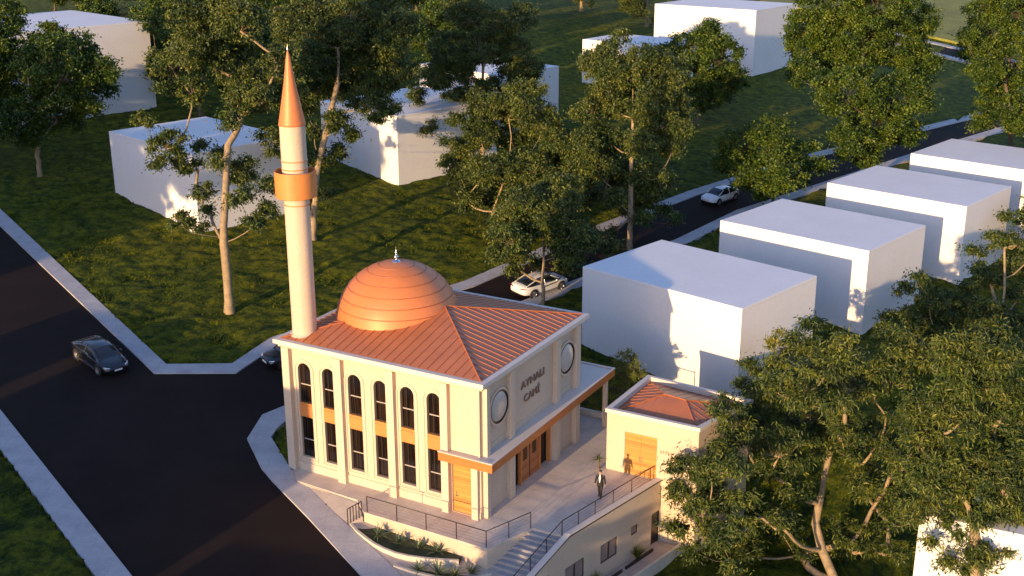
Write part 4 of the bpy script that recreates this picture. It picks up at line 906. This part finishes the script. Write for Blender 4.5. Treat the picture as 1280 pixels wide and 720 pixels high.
TREES={
't1':([-74.78,31.53,6.04],'b',[(2.5,2.3,11.8,4.26),(-6.8,5.6,9.9,4.07),(-1.6,9.5,9.3,3.09),(-0.1,-2.0,6.7,2.88),(-0.3,3.5,6.7,3.34),(-5.3,1.8,13.6,3.13),(7.1,3.6,11.7,2.03),(-2.2,5.7,14.2,2.47),(-9.8,0.9,9.0,4.0),(-7.9,3.8,16.7,2.47),(1.8,5.9,13.5,2.09),(3.9,4.3,7.4,1.74),(0.4,-0.6,4.8,1.55),(-6.8,0.4,13.6,3.12)]),
't2':([-34.15,16.09,2.21],'e',[(-8.6,0.8,15.5,0.94),(-6.7,1.3,13.5,1.47),(-6.8,3.3,11.4,1.37),(-7.2,0.8,12.0,0.94),(-6.8,5.3,12.6,0.83),(-3.0,-1.6,7.9,1.18),(-5.4,3.4,5.9,0.76),(-1.8,4.6,11.0,1.63),(-5.0,3.1,9.3,1.03),(2.4,1.2,8.0,1.18),(2.9,2.4,8.8,0.92),(1.4,0.8,10.1,1.04),(2.0,3.4,10.5,0.93),(-9.4,5.4,19.8,1.93),(-6.6,4.7,17.6,1.5),(-4.5,5.3,21.2,2.14),(-3.7,7.5,18.8,2.19),(0.4,5.2,17.2,1.59),(-0.0,3.9,23.5,2.06),(-4.9,3.6,23.6,1.97),(1.4,6.4,20.4,1.71),(-1.4,8.3,13.3,1.25),(0.5,1.7,16.0,1.03),(-8.6,3.7,17.7,0.88),(-1.6,1.6,12.3,0.66),(-5.9,6.7,11.9,0.84),(-3.2,2.0,8.1,0.61),(-5.6,9.9,22.1,1.31),(-3.8,7.9,21.4,1.48),(-4.0,1.7,21.4,1.15),(-4.1,3.5,22.6,1.72),(0.0,8.6,18.4,1.23),(-2.6,7.3,23.0,1.74),(-2.1,5.8,16.5,1.15),(-5.7,9.7,23.0,1.28),(-0.9,3.9,17.9,1.21),(-5.8,4.2,20.9,1.63),(-0.7,8.2,17.1,1.9),(-2.2,4.7,24.3,1.71),(1.7,3.9,18.0,1.1),(-0.3,3.8,23.8,1.11)]),
't3':([-38.98,33.55,3.27],'e',[(-2.4,5.8,19.1,2.49),(-0.6,8.6,20.1,2.83),(2.3,8.4,17.8,2.34),(4.1,7.3,15.1,1.86),(-0.9,7.3,15.9,2.36),(-2.4,5.5,14.5,1.73),(4.1,3.6,13.7,1.67),(1.5,2.6,11.7,1.38),(5.7,3.5,12.3,1.06),(-0.5,2.3,7.7,1.55),(0.4,4.3,8.2,1.1),(-5.1,1.3,8.2,1.02),(-5.0,7.4,21.5,2.21),(2.6,10.8,20.0,1.89),(-5.7,5.3,20.1,2.19),(1.2,0.5,5.1,0.84),(0.8,5.9,9.7,0.95),(-3.6,5.4,9.6,0.96),(5.7,7.6,18.2,1.07),(-2.1,1.5,15.3,1.72),(5.6,5.7,13.0,1.28),(0.4,12.0,21.7,2.0),(5.4,6.5,18.8,1.41),(-2.2,1.6,16.3,1.92),(-3.5,4.1,12.6,1.29),(-3.1,7.4,16.5,1.61),(1.5,9.3,16.8,2.2),(4.1,8.3,20.0,1.28),(-1.8,1.4,16.4,1.3),(-2.8,9.1,13.6,2.11),(5.2,8.0,20.2,1.91),(-4.1,8.9,17.5,1.75),(1.4,6.0,22.6,1.24),(1.0,9.7,16.4,2.15),(3.5,6.8,14.1,1.68),(0.2,10.1,18.5,1.52),(1.7,5.3,19.8,1.37),(6.6,7.1,16.2,1.44),(-1.3,2.3,17.3,2.11)]),
't4':([-25.66,45.17,2.67],'e',[(-3.3,3.5,12.7,1.93),(-0.2,4.5,13.4,1.76),(-4.2,1.2,8.5,1.45),(-2.5,2.0,9.9,1.92),(-1.7,7.2,9.3,2.32),(3.3,4.8,11.2,1.91),(3.4,8.2,8.4,1.8),(1.4,-1.5,7.7,2.01),(3.6,0.9,7.3,2.19),(-4.3,3.5,5.5,1.32),(1.3,1.7,3.7,1.6),(5.9,1.6,5.9,1.87),(-3.1,4.5,2.5,1.16),(7.4,4.0,7.9,1.41),(7.8,4.7,10.6,1.25),(-4.2,-1.3,9.3,0.87),(2.4,2.2,12.5,1.25),(4.6,5.8,4.0,1.95),(7.5,3.6,6.8,1.57),(3.4,6.5,1.1,1.65),(7.6,6.8,3.3,1.21),(-3.6,-0.1,6.4,1.28),(-5.0,1.7,11.2,1.13),(-1.7,5.4,12.2,1.78),(2.2,-0.3,1.9,1.36),(-3.7,5.7,9.4,1.6),(-0.0,-1.4,7.2,1.8),(1.2,7.0,5.6,1.46),(7.6,1.5,5.0,1.72),(-1.2,2.1,12.9,1.42),(5.0,4.2,9.0,1.7),(-4.6,1.8,6.6,2.05),(3.9,2.2,1.9,1.69),(2.8,-0.1,1.8,2.09),(0.5,9.4,9.7,2.24),(2.4,2.7,14.2,1.95),(3.7,8.1,6.8,2.05),(-0.6,8.0,11.6,1.82),(-2.8,-0.0,3.8,1.65),(-2.1,8.4,11.7,2.03),(-1.1,4.8,4.1,1.99),(2.6,5.7,3.4,2.08),(6.4,5.5,5.5,1.85)]),
't5':([-13.24,32.76,1.19],'e',[(-3.6,3.1,5.6,1.58),(0.0,1.5,7.0,1.52),(-3.7,-0.4,6.8,0.97),(1.1,1.3,5.1,1.18),(-2.7,-0.3,4.0,1.39),(3.0,0.5,4.3,0.89),(4.1,4.9,4.6,0.92),(-2.1,1.0,9.0,1.52),(-0.1,3.3,8.7,1.54),(2.2,2.5,6.9,0.83),(2.5,5.3,2.5,0.64),(-3.3,0.4,7.7,0.97),(-2.7,3.7,2.6,0.72),(-5.2,3.5,6.9,1.2),(1.1,5.6,5.5,1.65),(-2.2,-0.2,9.7,1.32),(0.4,4.1,2.8,1.2),(-4.3,1.8,6.5,1.95),(1.9,2.7,5.0,1.18),(-1.8,-2.4,6.6,1.77),(2.9,1.7,6.1,1.22),(-2.8,-1.1,4.9,1.81),(-0.4,3.5,5.7,1.16),(-0.4,1.6,8.1,1.76),(-1.2,5.3,9.2,1.94)]),
't8':([-36.06,60.99,4.11],'e',[(-5.2,-4.1,6.5,1.44),(-7.6,-2.0,9.4,1.37),(-4.5,-2.6,11.9,1.79),(-2.9,0.1,12.6,1.8),(-2.8,-2.8,9.9,0.98),(-0.5,0.5,14.9,2.32),(0.0,3.5,17.3,2.52),(1.0,5.1,14.3,2.01),(-4.3,5.2,17.8,2.4),(2.7,4.8,11.7,1.64),(0.3,4.7,10.7,1.66),(-7.8,-1.0,7.2,1.01),(3.9,4.0,9.4,1.09),(0.1,0.2,10.7,1.08),(-3.6,1.4,19.0,1.8),(0.3,8.3,17.7,2.04),(-0.7,5.3,15.5,1.63),(-7.0,1.6,11.4,1.66),(-3.7,-0.6,13.4,1.82),(1.0,6.5,10.3,1.77),(-3.0,6.0,15.2,1.96),(2.4,3.8,12.8,2.0),(-7.0,6.0,11.4,2.25),(3.4,3.9,12.3,1.97),(-5.2,2.6,15.2,1.49),(3.4,2.9,12.7,1.96),(-3.8,4.4,9.1,2.47),(-4.1,-1.3,13.8,2.06),(-1.3,4.5,14.3,2.2),(-4.8,-0.3,15.3,1.62)]),
't6':([-12.89,50.34,1.89],'e',[(-7.0,4.5,17.9,0.96),(-5.2,5.1,18.7,1.28),(-5.1,7.8,19.8,1.05),(-4.4,1.7,16.2,1.56),(-1.5,2.7,16.9,1.87),(-1.0,8.0,17.1,1.77),(-3.4,3.4,13.7,1.9),(0.5,2.6,14.1,2.17),(1.5,7.2,13.5,1.76),(-6.6,4.5,12.4,1.46),(-3.7,2.4,10.6,1.59),(0.6,0.4,10.8,1.85),(2.7,3.4,9.6,1.41),(-6.2,2.1,9.6,1.21),(-3.1,4.2,7.1,1.46),(2.1,1.1,7.5,1.01),(3.6,3.6,11.9,1.17),(-0.5,-2.0,5.7,1.08),(1.4,-0.4,3.7,1.09),(2.0,4.0,3.3,0.96),(-2.1,0.2,1.5,0.64),(4.3,1.1,3.3,0.7),(-4.9,3.1,17.9,1.77),(-3.8,5.7,14.8,1.82),(0.5,6.8,12.2,1.97),(0.4,3.1,6.7,1.79),(-2.7,6.4,17.2,1.73),(-0.7,5.3,5.4,2.22),(-3.1,-0.5,8.0,1.78),(-0.1,3.8,5.2,1.49),(-6.3,4.4,17.5,1.58),(-3.3,3.1,17.0,1.86),(-0.3,4.1,6.1,2.04),(0.3,1.3,7.3,1.47),(0.2,5.4,5.8,2.11),(-6.1,4.8,12.7,1.59),(-1.3,4.1,3.4,1.77),(-4.1,5.7,16.4,1.45),(1.7,3.0,12.3,1.64),(-5.1,1.6,13.2,1.92),(0.4,6.3,17.5,1.91),(-0.8,4.1,18.5,1.69),(2.1,4.3,16.6,1.6),(0.1,4.7,16.7,1.96),(1.4,6.3,11.0,2.19),(-4.1,-1.1,9.7,1.88),(0.2,4.3,11.8,1.58),(1.5,6.1,13.4,1.84)]),
't7':([-21.46,62.93,3.1],'e',[(-2.0,1.5,3.1,1.43),(-0.6,2.7,4.4,1.61),(-2.5,-0.4,2.1,1.06),(1.7,0.9,2.3,1.23),(-0.7,0.7,6.5,1.58),(0.6,0.9,5.9,1.69),(0.9,-0.0,4.5,1.97),(-0.1,2.7,2.8,2.12),(-0.5,-0.3,5.8,1.66),(-2.3,0.6,4.2,1.83)]),
't9':([-24.63,98.93,4.76],'b',[(-2.1,3.7,10.2,3.72),(2.1,1.6,9.7,3.21),(-1.7,-0.1,6.9,3.24),(2.9,4.6,6.6,2.4),(-5.4,1.7,9.0,2.41),(-0.3,3.0,12.6,1.94),(0.2,1.4,4.2,2.61),(2.2,3.5,4.6,1.75),(-4.6,3.2,4.1,1.78)]),
't10':([-4.59,69.66,2.03],'b',[(-4.7,1.9,7.0,2.47),(-1.7,2.2,8.6,2.44),(0.3,6.6,5.7,2.33),(-3.2,2.0,4.0,2.48),(2.0,-1.6,4.7,2.04),(-5.7,-0.3,5.1,1.41),(2.9,4.9,5.0,1.41),(-0.5,-1.6,2.8,1.38),(-0.1,1.8,6.1,2.09),(1.8,3.6,3.3,1.06)]),
't11':([1.49,87.12,2.25],'b',[(-9.0,5.7,14.8,3.71),(-4.4,6.1,16.6,4.42),(-0.3,9.2,16.1,4.06),(2.4,11.2,13.1,2.73),(-2.7,-2.6,11.7,4.04),(1.5,3.4,10.3,3.58),(-8.6,-1.8,12.9,2.07),(-0.3,0.7,6.8,3.57),(2.3,5.9,5.6,2.31),(-1.4,-5.6,6.1,2.37),(-1.2,2.7,21.2,4.06),(-7.3,4.7,20.8,3.82),(2.0,9.4,18.5,2.49),(-9.5,2.7,17.6,2.87),(3.6,7.5,8.9,1.54),(0.2,-2.2,3.5,1.49)]),
't12':([14.0,110.45,2.15],'b',[(-4.7,5.1,15.6,3.56),(-1.2,4.4,11.8,3.96),(-4.0,-1.5,11.1,2.45),(-2.4,2.7,6.7,3.14),(1.6,-0.7,5.5,2.85),(-6.9,5.1,13.2,2.12),(-1.6,4.6,18.8,3.71),(-5.3,3.2,19.0,2.48),(-6.9,-2.2,15.7,1.32),(-3.9,-2.2,5.2,1.44)]),
't13':([-78.02,59.94,7.53],'b',[(-1.5,-0.6,11.2,3.45),(-6.5,0.3,6.7,2.3),(1.3,1.4,8.9,3.47),(6.0,2.1,11.3,3.01),(-5.6,6.2,14.5,3.8),(-8.8,1.9,12.4,2.72),(-6.9,2.5,3.5,1.91),(3.3,9.6,8.3,2.76),(2.4,9.7,14.5,3.78),(5.2,0.2,6.0,2.42)]),
't15':([1.45,17.78,-0.62],'b',[(-0.8,1.7,4.2,0.87),(-1.0,0.9,3.5,0.75),(0.3,0.9,3.9,0.74),(-0.2,0.8,2.5,0.75),(-0.2,-0.3,2.0,0.68),(0.2,1.4,2.5,0.52),(-1.3,0.7,2.3,0.46)]),
't14':([18.93,10.84,-5.67],'e',[(-7.7,3.8,11.9,1.23),(-4.3,3.0,15.1,1.08),(-4.3,4.7,15.7,0.7),(-6.9,5.8,9.6,1.48),(-2.6,-0.7,14.0,1.5),(-1.0,2.6,13.2,1.55),(1.0,3.8,13.5,1.55),(-0.7,0.2,16.5,0.93),(1.2,4.3,15.5,1.25),(2.5,5.6,14.8,1.07),(-7.0,0.0,9.7,1.24),(-4.5,1.2,8.6,1.79),(-2.3,5.2,8.0,1.95),(0.1,7.9,8.0,1.87),(3.3,2.6,12.0,1.42),(-7.2,-2.1,9.3,0.97),(-9.0,-2.8,8.0,1.08),(-9.9,-1.6,5.6,0.91),(-8.3,-0.3,6.1,1.01),(-7.7,-3.2,5.5,1.27),(-8.9,-4.0,4.4,0.93),(-6.3,-4.1,4.8,1.25),(-5.9,0.1,1.5,1.12),(-3.0,0.8,6.4,1.19),(-0.5,7.4,4.4,1.48),(2.8,5.1,7.1,1.4),(1.7,5.2,3.4,1.12),(-2.8,-3.2,6.0,0.76),(-2.9,2.0,1.4,0.92),(0.6,3.5,1.9,0.81),(-7.8,-3.9,3.1,0.74),(4.1,1.2,6.5,0.95),(-4.5,-6.2,3.9,0.84),(2.6,4.0,1.9,0.76),(-5.4,-2.8,6.9,0.98),(1.9,5.6,4.0,0.99),(-1.7,7.9,12.1,1.29),(-5.0,3.8,2.1,1.31),(-0.9,3.9,1.4,0.85),(3.1,6.5,8.5,1.27),(-7.7,-0.5,11.4,1.04),(1.0,6.0,5.1,1.28),(1.7,5.3,7.9,1.09),(-0.6,-1.3,13.5,0.87),(-3.1,7.1,8.7,1.05),(-7.8,3.6,8.8,1.42),(-5.4,-4.9,9.8,0.85),(-1.9,6.2,8.7,0.84),(-4.7,-4.3,5.9,0.9),(-5.2,1.4,7.0,0.97),(3.9,6.3,9.9,0.85),(2.3,8.3,7.8,0.91),(-6.9,1.2,2.3,0.94),(-1.4,0.0,15.1,1.26),(-1.8,0.6,14.8,0.82),(-5.8,4.5,12.4,1.14),(2.6,2.9,8.4,1.03),(-7.6,0.8,4.2,0.93),(3.8,6.5,7.3,1.4),(-7.1,-3.6,8.8,1.17),(-4.8,-1.6,14.0,0.77),(-5.0,5.8,10.3,1.07),(-1.3,3.5,10.5,1.34),(-0.9,7.8,11.7,1.39),(-0.5,3.3,2.6,1.36),(-8.9,1.9,8.0,0.89),(-4.6,6.1,7.8,1.16),(2.3,5.1,7.1,0.87)]),
't16':([27.19,7.24,-6.34],'e',[(-2.9,2.8,16.4,1.23),(-1.7,5.2,17.2,1.25),(-0.3,4.7,18.1,1.14),(-2.2,2.3,14.8,1.32),(-0.5,4.8,14.2,1.43),(-2.7,1.5,12.6,1.32),(-0.7,2.5,12.2,1.23),(0.7,4.3,12.5,1.07),(-2.1,2.4,9.9,0.99),(-0.3,1.2,10.3,0.61),(-1.4,1.9,8.1,0.67),(-1.8,0.5,6.9,0.58),(1.2,1.8,7.6,0.53),(1.5,3.1,8.8,0.44),(-2.3,1.4,8.9,0.71),(0.1,0.7,8.0,0.57),(0.9,2.7,9.6,0.71),(-2.6,0.3,7.8,0.53),(-1.4,1.9,9.3,0.62),(0.1,3.8,10.3,0.72),(-3.7,0.8,11.2,0.97),(-2.3,1.3,11.1,0.97),(-1.0,2.4,11.2,1.06),(0.3,3.0,11.7,1.06),(1.4,3.5,10.8,0.97),(-0.0,2.8,9.5,0.71),(-3.8,0.1,9.5,0.8),(0.8,5.0,12.5,1.17),(-3.3,1.2,12.4,1.06),(-1.7,1.9,10.2,0.8),(-3.3,3.6,18.4,0.97),(0.8,5.9,15.0,1.08),(-3.0,0.5,11.1,0.79),(-0.9,1.1,9.9,1.06),(-4.2,2.1,13.1,1.15),(-2.5,3.2,17.6,0.98),(-1.7,4.4,16.7,0.91),(-1.8,1.5,11.3,0.82),(-3.1,2.3,15.6,0.93),(0.3,3.1,10.6,1.18),(-1.2,4.4,16.3,1.2),(-4.1,2.6,14.6,0.8),(0.7,4.9,13.4,0.79),(0.0,3.5,11.3,0.71),(-1.6,3.9,18.4,0.84),(-1.2,1.4,6.2,0.84),(0.5,5.1,15.8,0.93),(-3.1,1.3,11.3,0.9),(-2.9,4.6,17.2,1.25),(0.6,2.2,10.1,0.98),(-1.5,5.4,18.4,1.15),(1.5,3.3,9.2,0.83),(-2.2,2.0,11.2,0.73),(-3.4,0.7,9.8,0.87),(1.5,4.9,11.0,0.87),(0.5,2.5,11.0,1.17),(0.2,4.6,15.2,0.96),(-2.4,2.6,16.6,0.9),(-1.5,3.8,17.9,1.17),(-4.3,2.9,14.5,1.17),(-0.1,0.9,7.5,1.0),(0.1,2.5,9.5,0.92),(-0.4,4.6,12.7,1.24)]),
't17':([22.79,41.87,-1.37],'e',[(-0.9,2.4,12.7,0.63),(-1.3,2.7,10.5,1.02),(0.2,2.6,10.6,0.89),(-2.5,1.6,9.8,0.77),(-2.1,1.2,8.5,0.83),(-0.3,4.2,7.9,0.98),(1.0,3.5,9.0,0.9),(-1.2,2.2,7.2,1.03),(0.8,4.4,6.0,1.04),(-2.8,1.2,6.5,0.77)]),
't18':([18.81,40.43,-1.09],'e',[(-2.9,-1.8,6.9,0.82),(-1.7,-2.3,7.9,0.81),(-1.5,2.8,4.9,1.18),(0.4,1.1,4.3,1.41),(2.0,2.6,4.8,1.29),(-2.0,-2.5,5.2,1.01),(-3.8,-1.8,4.5,0.58),(3.5,5.9,3.0,1.59),(-0.1,-0.3,3.0,1.41),(2.3,0.0,3.0,1.39),(5.4,2.6,3.7,1.27),(2.6,4.9,3.7,1.55),(-0.3,1.5,2.9,1.06),(-0.4,1.7,5.0,1.43),(0.0,0.6,3.3,1.33),(-3.3,-3.8,4.3,1.39),(3.3,-0.2,5.2,1.63),(-1.6,2.4,3.3,1.78),(-0.9,-1.9,6.4,1.33),(4.0,4.5,3.4,1.09),(3.6,-0.3,3.7,1.22),(-1.4,2.7,1.9,1.43),(0.2,4.7,4.3,1.16)]),
}
LAB={'t1':('round_tree','dark round-crowned tree with pale trunk at the upper left corner'),
't2':('eucalyptus_tree','slender pale-trunked tree with clumped leaves standing alone left of the minaret'),
't3':('eucalyptus_tree','tall tree whose trunk stands directly behind the minaret'),
't4':('eucalyptus_tree','wide tree with thick pale trunk on the lawn above the dome'),
't5':('eucalyptus_tree','forked tree at the roadside next to the nearer white car'),
't8':('flat_topped_tree','flat-topped tree with open layered clumps in front of a white house, top centre'),
't6':('eucalyptus_tree','tall tree leaning over the side road between the two white cars'),
't7':('young_tree','low young tree with short pale trunk behind the roadside tree'),
't9':('round_tree','bright green bushy tree before the large white house at the top'),
't10':('round_tree','dense dark tree hanging over the side road behind the farther white car'),
't11':('round_tree','largest dense round tree at the top right of the side road'),
't12':('round_tree','dense tree at the upper right corner beyond the row of white houses'),
't13':('round_tree','dark dense tree behind the minaret and slender tree at the top left'),
't15':('small_tree','small yellow-green tree between mosque canopy and annex'),
't14':('eucalyptus_tree','big spreading tree with several pale trunks in front of the annex'),
't16':('eucalyptus_tree','spreading tree at the lower right picture edge over a white house'),
't17':('eucalyptus_tree','thin open tree with sparse clumps at the right edge before the block houses'),
't18':('eucalyptus_tree','low bushy tree at the foot of the second and third block houses')}
P={'t14':dict(ll=.36,lw=.095,dens=380,clump=.64,fill=1.2,tr=.42,lead=.3,forkk=.08),'t16':dict(ll=.36,lw=.095,dens=380,clump=.64,fill=1.2,tr=.30,lead=.5,forkk=.12),'t2':dict(ll=.32,lw=.13,dens=340,clump=.66,fill=1.3,tr=.36,lead=.55,forkk=.30),'t17':dict(dens=380,clump=.55,fill=1.1),'t18':dict(dens=340,clump=.6,fill=1.2),
'b':dict(ll=.36,lw=.19,dens=230,clump=.85,fill=1.5),'e':dict(ll=.32,lw=.13,dens=340,clump=.68,fill=1.4),'t15':dict(ll=.2,lw=.06,dens=600,clump=.32,fill=1.2)}
TR={}
for i,(k,(b,kind,lb)) in enumerate(TREES.items()):
    pr=dict(P[kind]); pr.update(P.get(k,{}))
    nm,lab=LAB[k]
    lm=M['leaf3'] if k=='t15' else (M['leaf2'] if kind=='b' else M['leaf'])
    t=build_tree(nm,b,kind,lb,10+i,lm,M['bark'] if kind=='e' or k=='t1' else M['bark2'],**pr); tag(t,lab,'tree'); TR[k]=t
def plant(src,x,y,rz,sc,lab,group):
    c=copy_tree(TR[src]); c.location=(x,y,GY(x,y)); c.rotation_euler=(0,0,rz); c.scale=(sc,sc,sc); tag(c,lab,'tree',group); return c
rn=random.Random(11)
FG='trees of the dark wood along the top'
wood=[(-158.8,96.3),(-162,110),(-160,122),(-148,104),(-150,132),(-135,140),(-126,132),(-116,120),(-111,128),(-104,138),(-140,118),(-130,108)]
for i,(x,y) in enumerate(wood):
    c=plant(['t13','t9','t11','t1'][i%4],x,y,rn.uniform(0,6.28),rn.uniform(.85,1.15),'dark dense tree of the wood that fills the top left edge',FG)
FT='trees with bare stems along the top edge'
for i,(x,y) in enumerate([(-106.2,152.7),(-99.1,150),(-94.7,146),(-90.6,143.4),(-79,173),(-60.3,163.5),(-73.4,185),(-120,165),(-112,172)]):
    plant('t6',x,y,rn.uniform(0,6.28),rn.uniform(1.0,1.25),['bare-stemmed tree at the top edge, leftmost of the row of four stems','bare-stemmed tree at the top edge, second from the left in the row of four','bare-stemmed tree at the top edge, third from the left in the row of four','bare-stemmed tree at the top edge, rightmost of the row of four stems','lone bare stem at the top edge left of the large top white house','bare stem at the top edge by the left corner of the large white house','tree at the top edge with its whole crown above the picture','tree at the top edge with its whole crown above the picture','tree at the top edge with its whole crown above the picture'][i],FT)
plant('t9',-60,93,1.2,.95,'dark shrub-like tree behind the flat-topped tree','x')['group']=FG
plant('t10',-104,72,2.2,1.1,'dark low tree in the gap right of the upper left house',FG)
plant('t13',-96,80,.7,1.0,'dark dense tree right behind the upper left house',FG)
plant('t12',24,96,2.,.9,'round tree behind the last block house of the row',FG)
plant('t9',26,66,.4,.7,'dense tree right of the third block house',FG)
plant('t15',13.5,24,1,1.6,'small bushy tree behind the annex under the big tree','x')['group']=FG
# unseen houses and trees added across the road to shade road, lawn, facade, steps
SG='unseen trees added across the road for their shade'
OC=[('t9',-60.5,-24,1.4,1.15),('t10',-68,-19,.4,1.2),('t9',-76,-16,2.4,1.1),('t11',-62,-26,3.3,1.0),('t9',4,-29,.4,.5),('t11',-72,-28,1.0,1.0),('t13',-64,-24,2,1.0),('t1',-88,-15,.5,1.1),('t9',-97,-12,2.5,1.2),('t11',-112,-8,1.4,1.0),('t13',-80,-30,2.5,1.0),('t1',-125,0,2,1.1),('t11',-138,8,2,1.1)]
for s,x,y,r_,sc in OC: plant(s,x,y,r_,sc,'unseen dense tree added across the road for its shade',SG)
for (x,y,a_,A_,C_,h_) in ((-48.4,-53,-5,6.9,9,9.4),(-39.6,-53,-5,11.6,9,9.4),(-27.5,-53,0,12.2,9,12.7),(-15,-62,-5,14,10,7.7),(2,-66,-10,14,10,7.7)):
    r=R(a_); o=empty('block_house',(x,y,0),r); zb=G(x,y)-4; zt=G(x+7,y+5)+h_
    m=MB(); m.box(0,0,zb,A_,C_,zt-.25); m.build('wall',M['white'],o); m=MB(); m.box(-.004,-.004,zt-.247,A_+.004,C_+.004,zt); m.build('roof_slab',M['white'],o,bevel=.03)
    tag(o,'unseen plain white block house added across the road for its shade','house','plain white block houses')
# ================================================================== CAMERA, LIGHT
cam=bpy.data.cameras.new('camera'); co=bpy.data.objects.new('camera',cam); COL.objects.link(co)
FPX=1507.71; cam.sensor_width=36; cam.lens=FPX/1280*36; cam.clip_start=.5; cam.clip_end=6000
yaw,pitch,roll=R(119.4737),R(18.4450),R(-.2109)
f=Vector((math.cos(yaw)*math.cos(pitch),math.sin(yaw)*math.cos(pitch),-math.sin(pitch))); r_=Vector((math.sin(yaw),-math.cos(yaw),0)); u_=r_.cross(f)
r2=r_*math.cos(roll)+u_*math.sin(roll); u2=-r_*math.sin(roll)+u_*math.cos(roll)
mm=Matrix.Identity(4)
for j in range(3): mm[j][0]=r2[j]; mm[j][1]=u2[j]; mm[j][2]=-f[j]; mm[j][3]=(33.349,-55.199,36.156)[j]
co.matrix_world=mm; SC.camera=co
SAZ,SEL=R(87.2),R(7.1)
tv=Vector((math.cos(SAZ)*math.cos(SEL),math.sin(SAZ)*math.cos(SEL),-math.sin(SEL)))
sl=bpy.data.lights.new('sun','SUN'); sl.energy=2.85; sl.angle=R(.5); sl.color=(1,.66,.33); so=bpy.data.objects.new('sun',sl); COL.objects.link(so); so.rotation_euler=tv.to_track_quat('-Z','Y').to_euler(); so.location=(-20,-60,40)
w=bpy.data.worlds.new('World'); SC.world=w; w.use_nodes=True; nt=w.node_tree; bg=nt.nodes['Background']
sk=nt.nodes.new('ShaderNodeTexSky'); sk.sky_type='NISHITA'; sk.sun_disc=False; sk.sun_elevation=SEL; sk.ozone_density=2.3; sk.dust_density=.6; sk.air_density=1.0
sk.sun_rotation=math.atan2(-tv.x,-tv.y); mx=nt.nodes.new('ShaderNodeMix'); mx.data_type='RGBA'; mx.blend_type='MULTIPLY'; mx.inputs[0].default_value=1; mx.inputs[7].default_value=(1.0,.90,1.08,1); nt.links.new(sk.outputs[0],mx.inputs[6]); nt.links.new(mx.outputs[2],bg.inputs[0]); bg.inputs[1].default_value=.15
SC.view_settings.view_transform='Standard'; SC.view_settings.look='None'; SC.view_settings.exposure=1.5; SC.view_settings.gamma=1
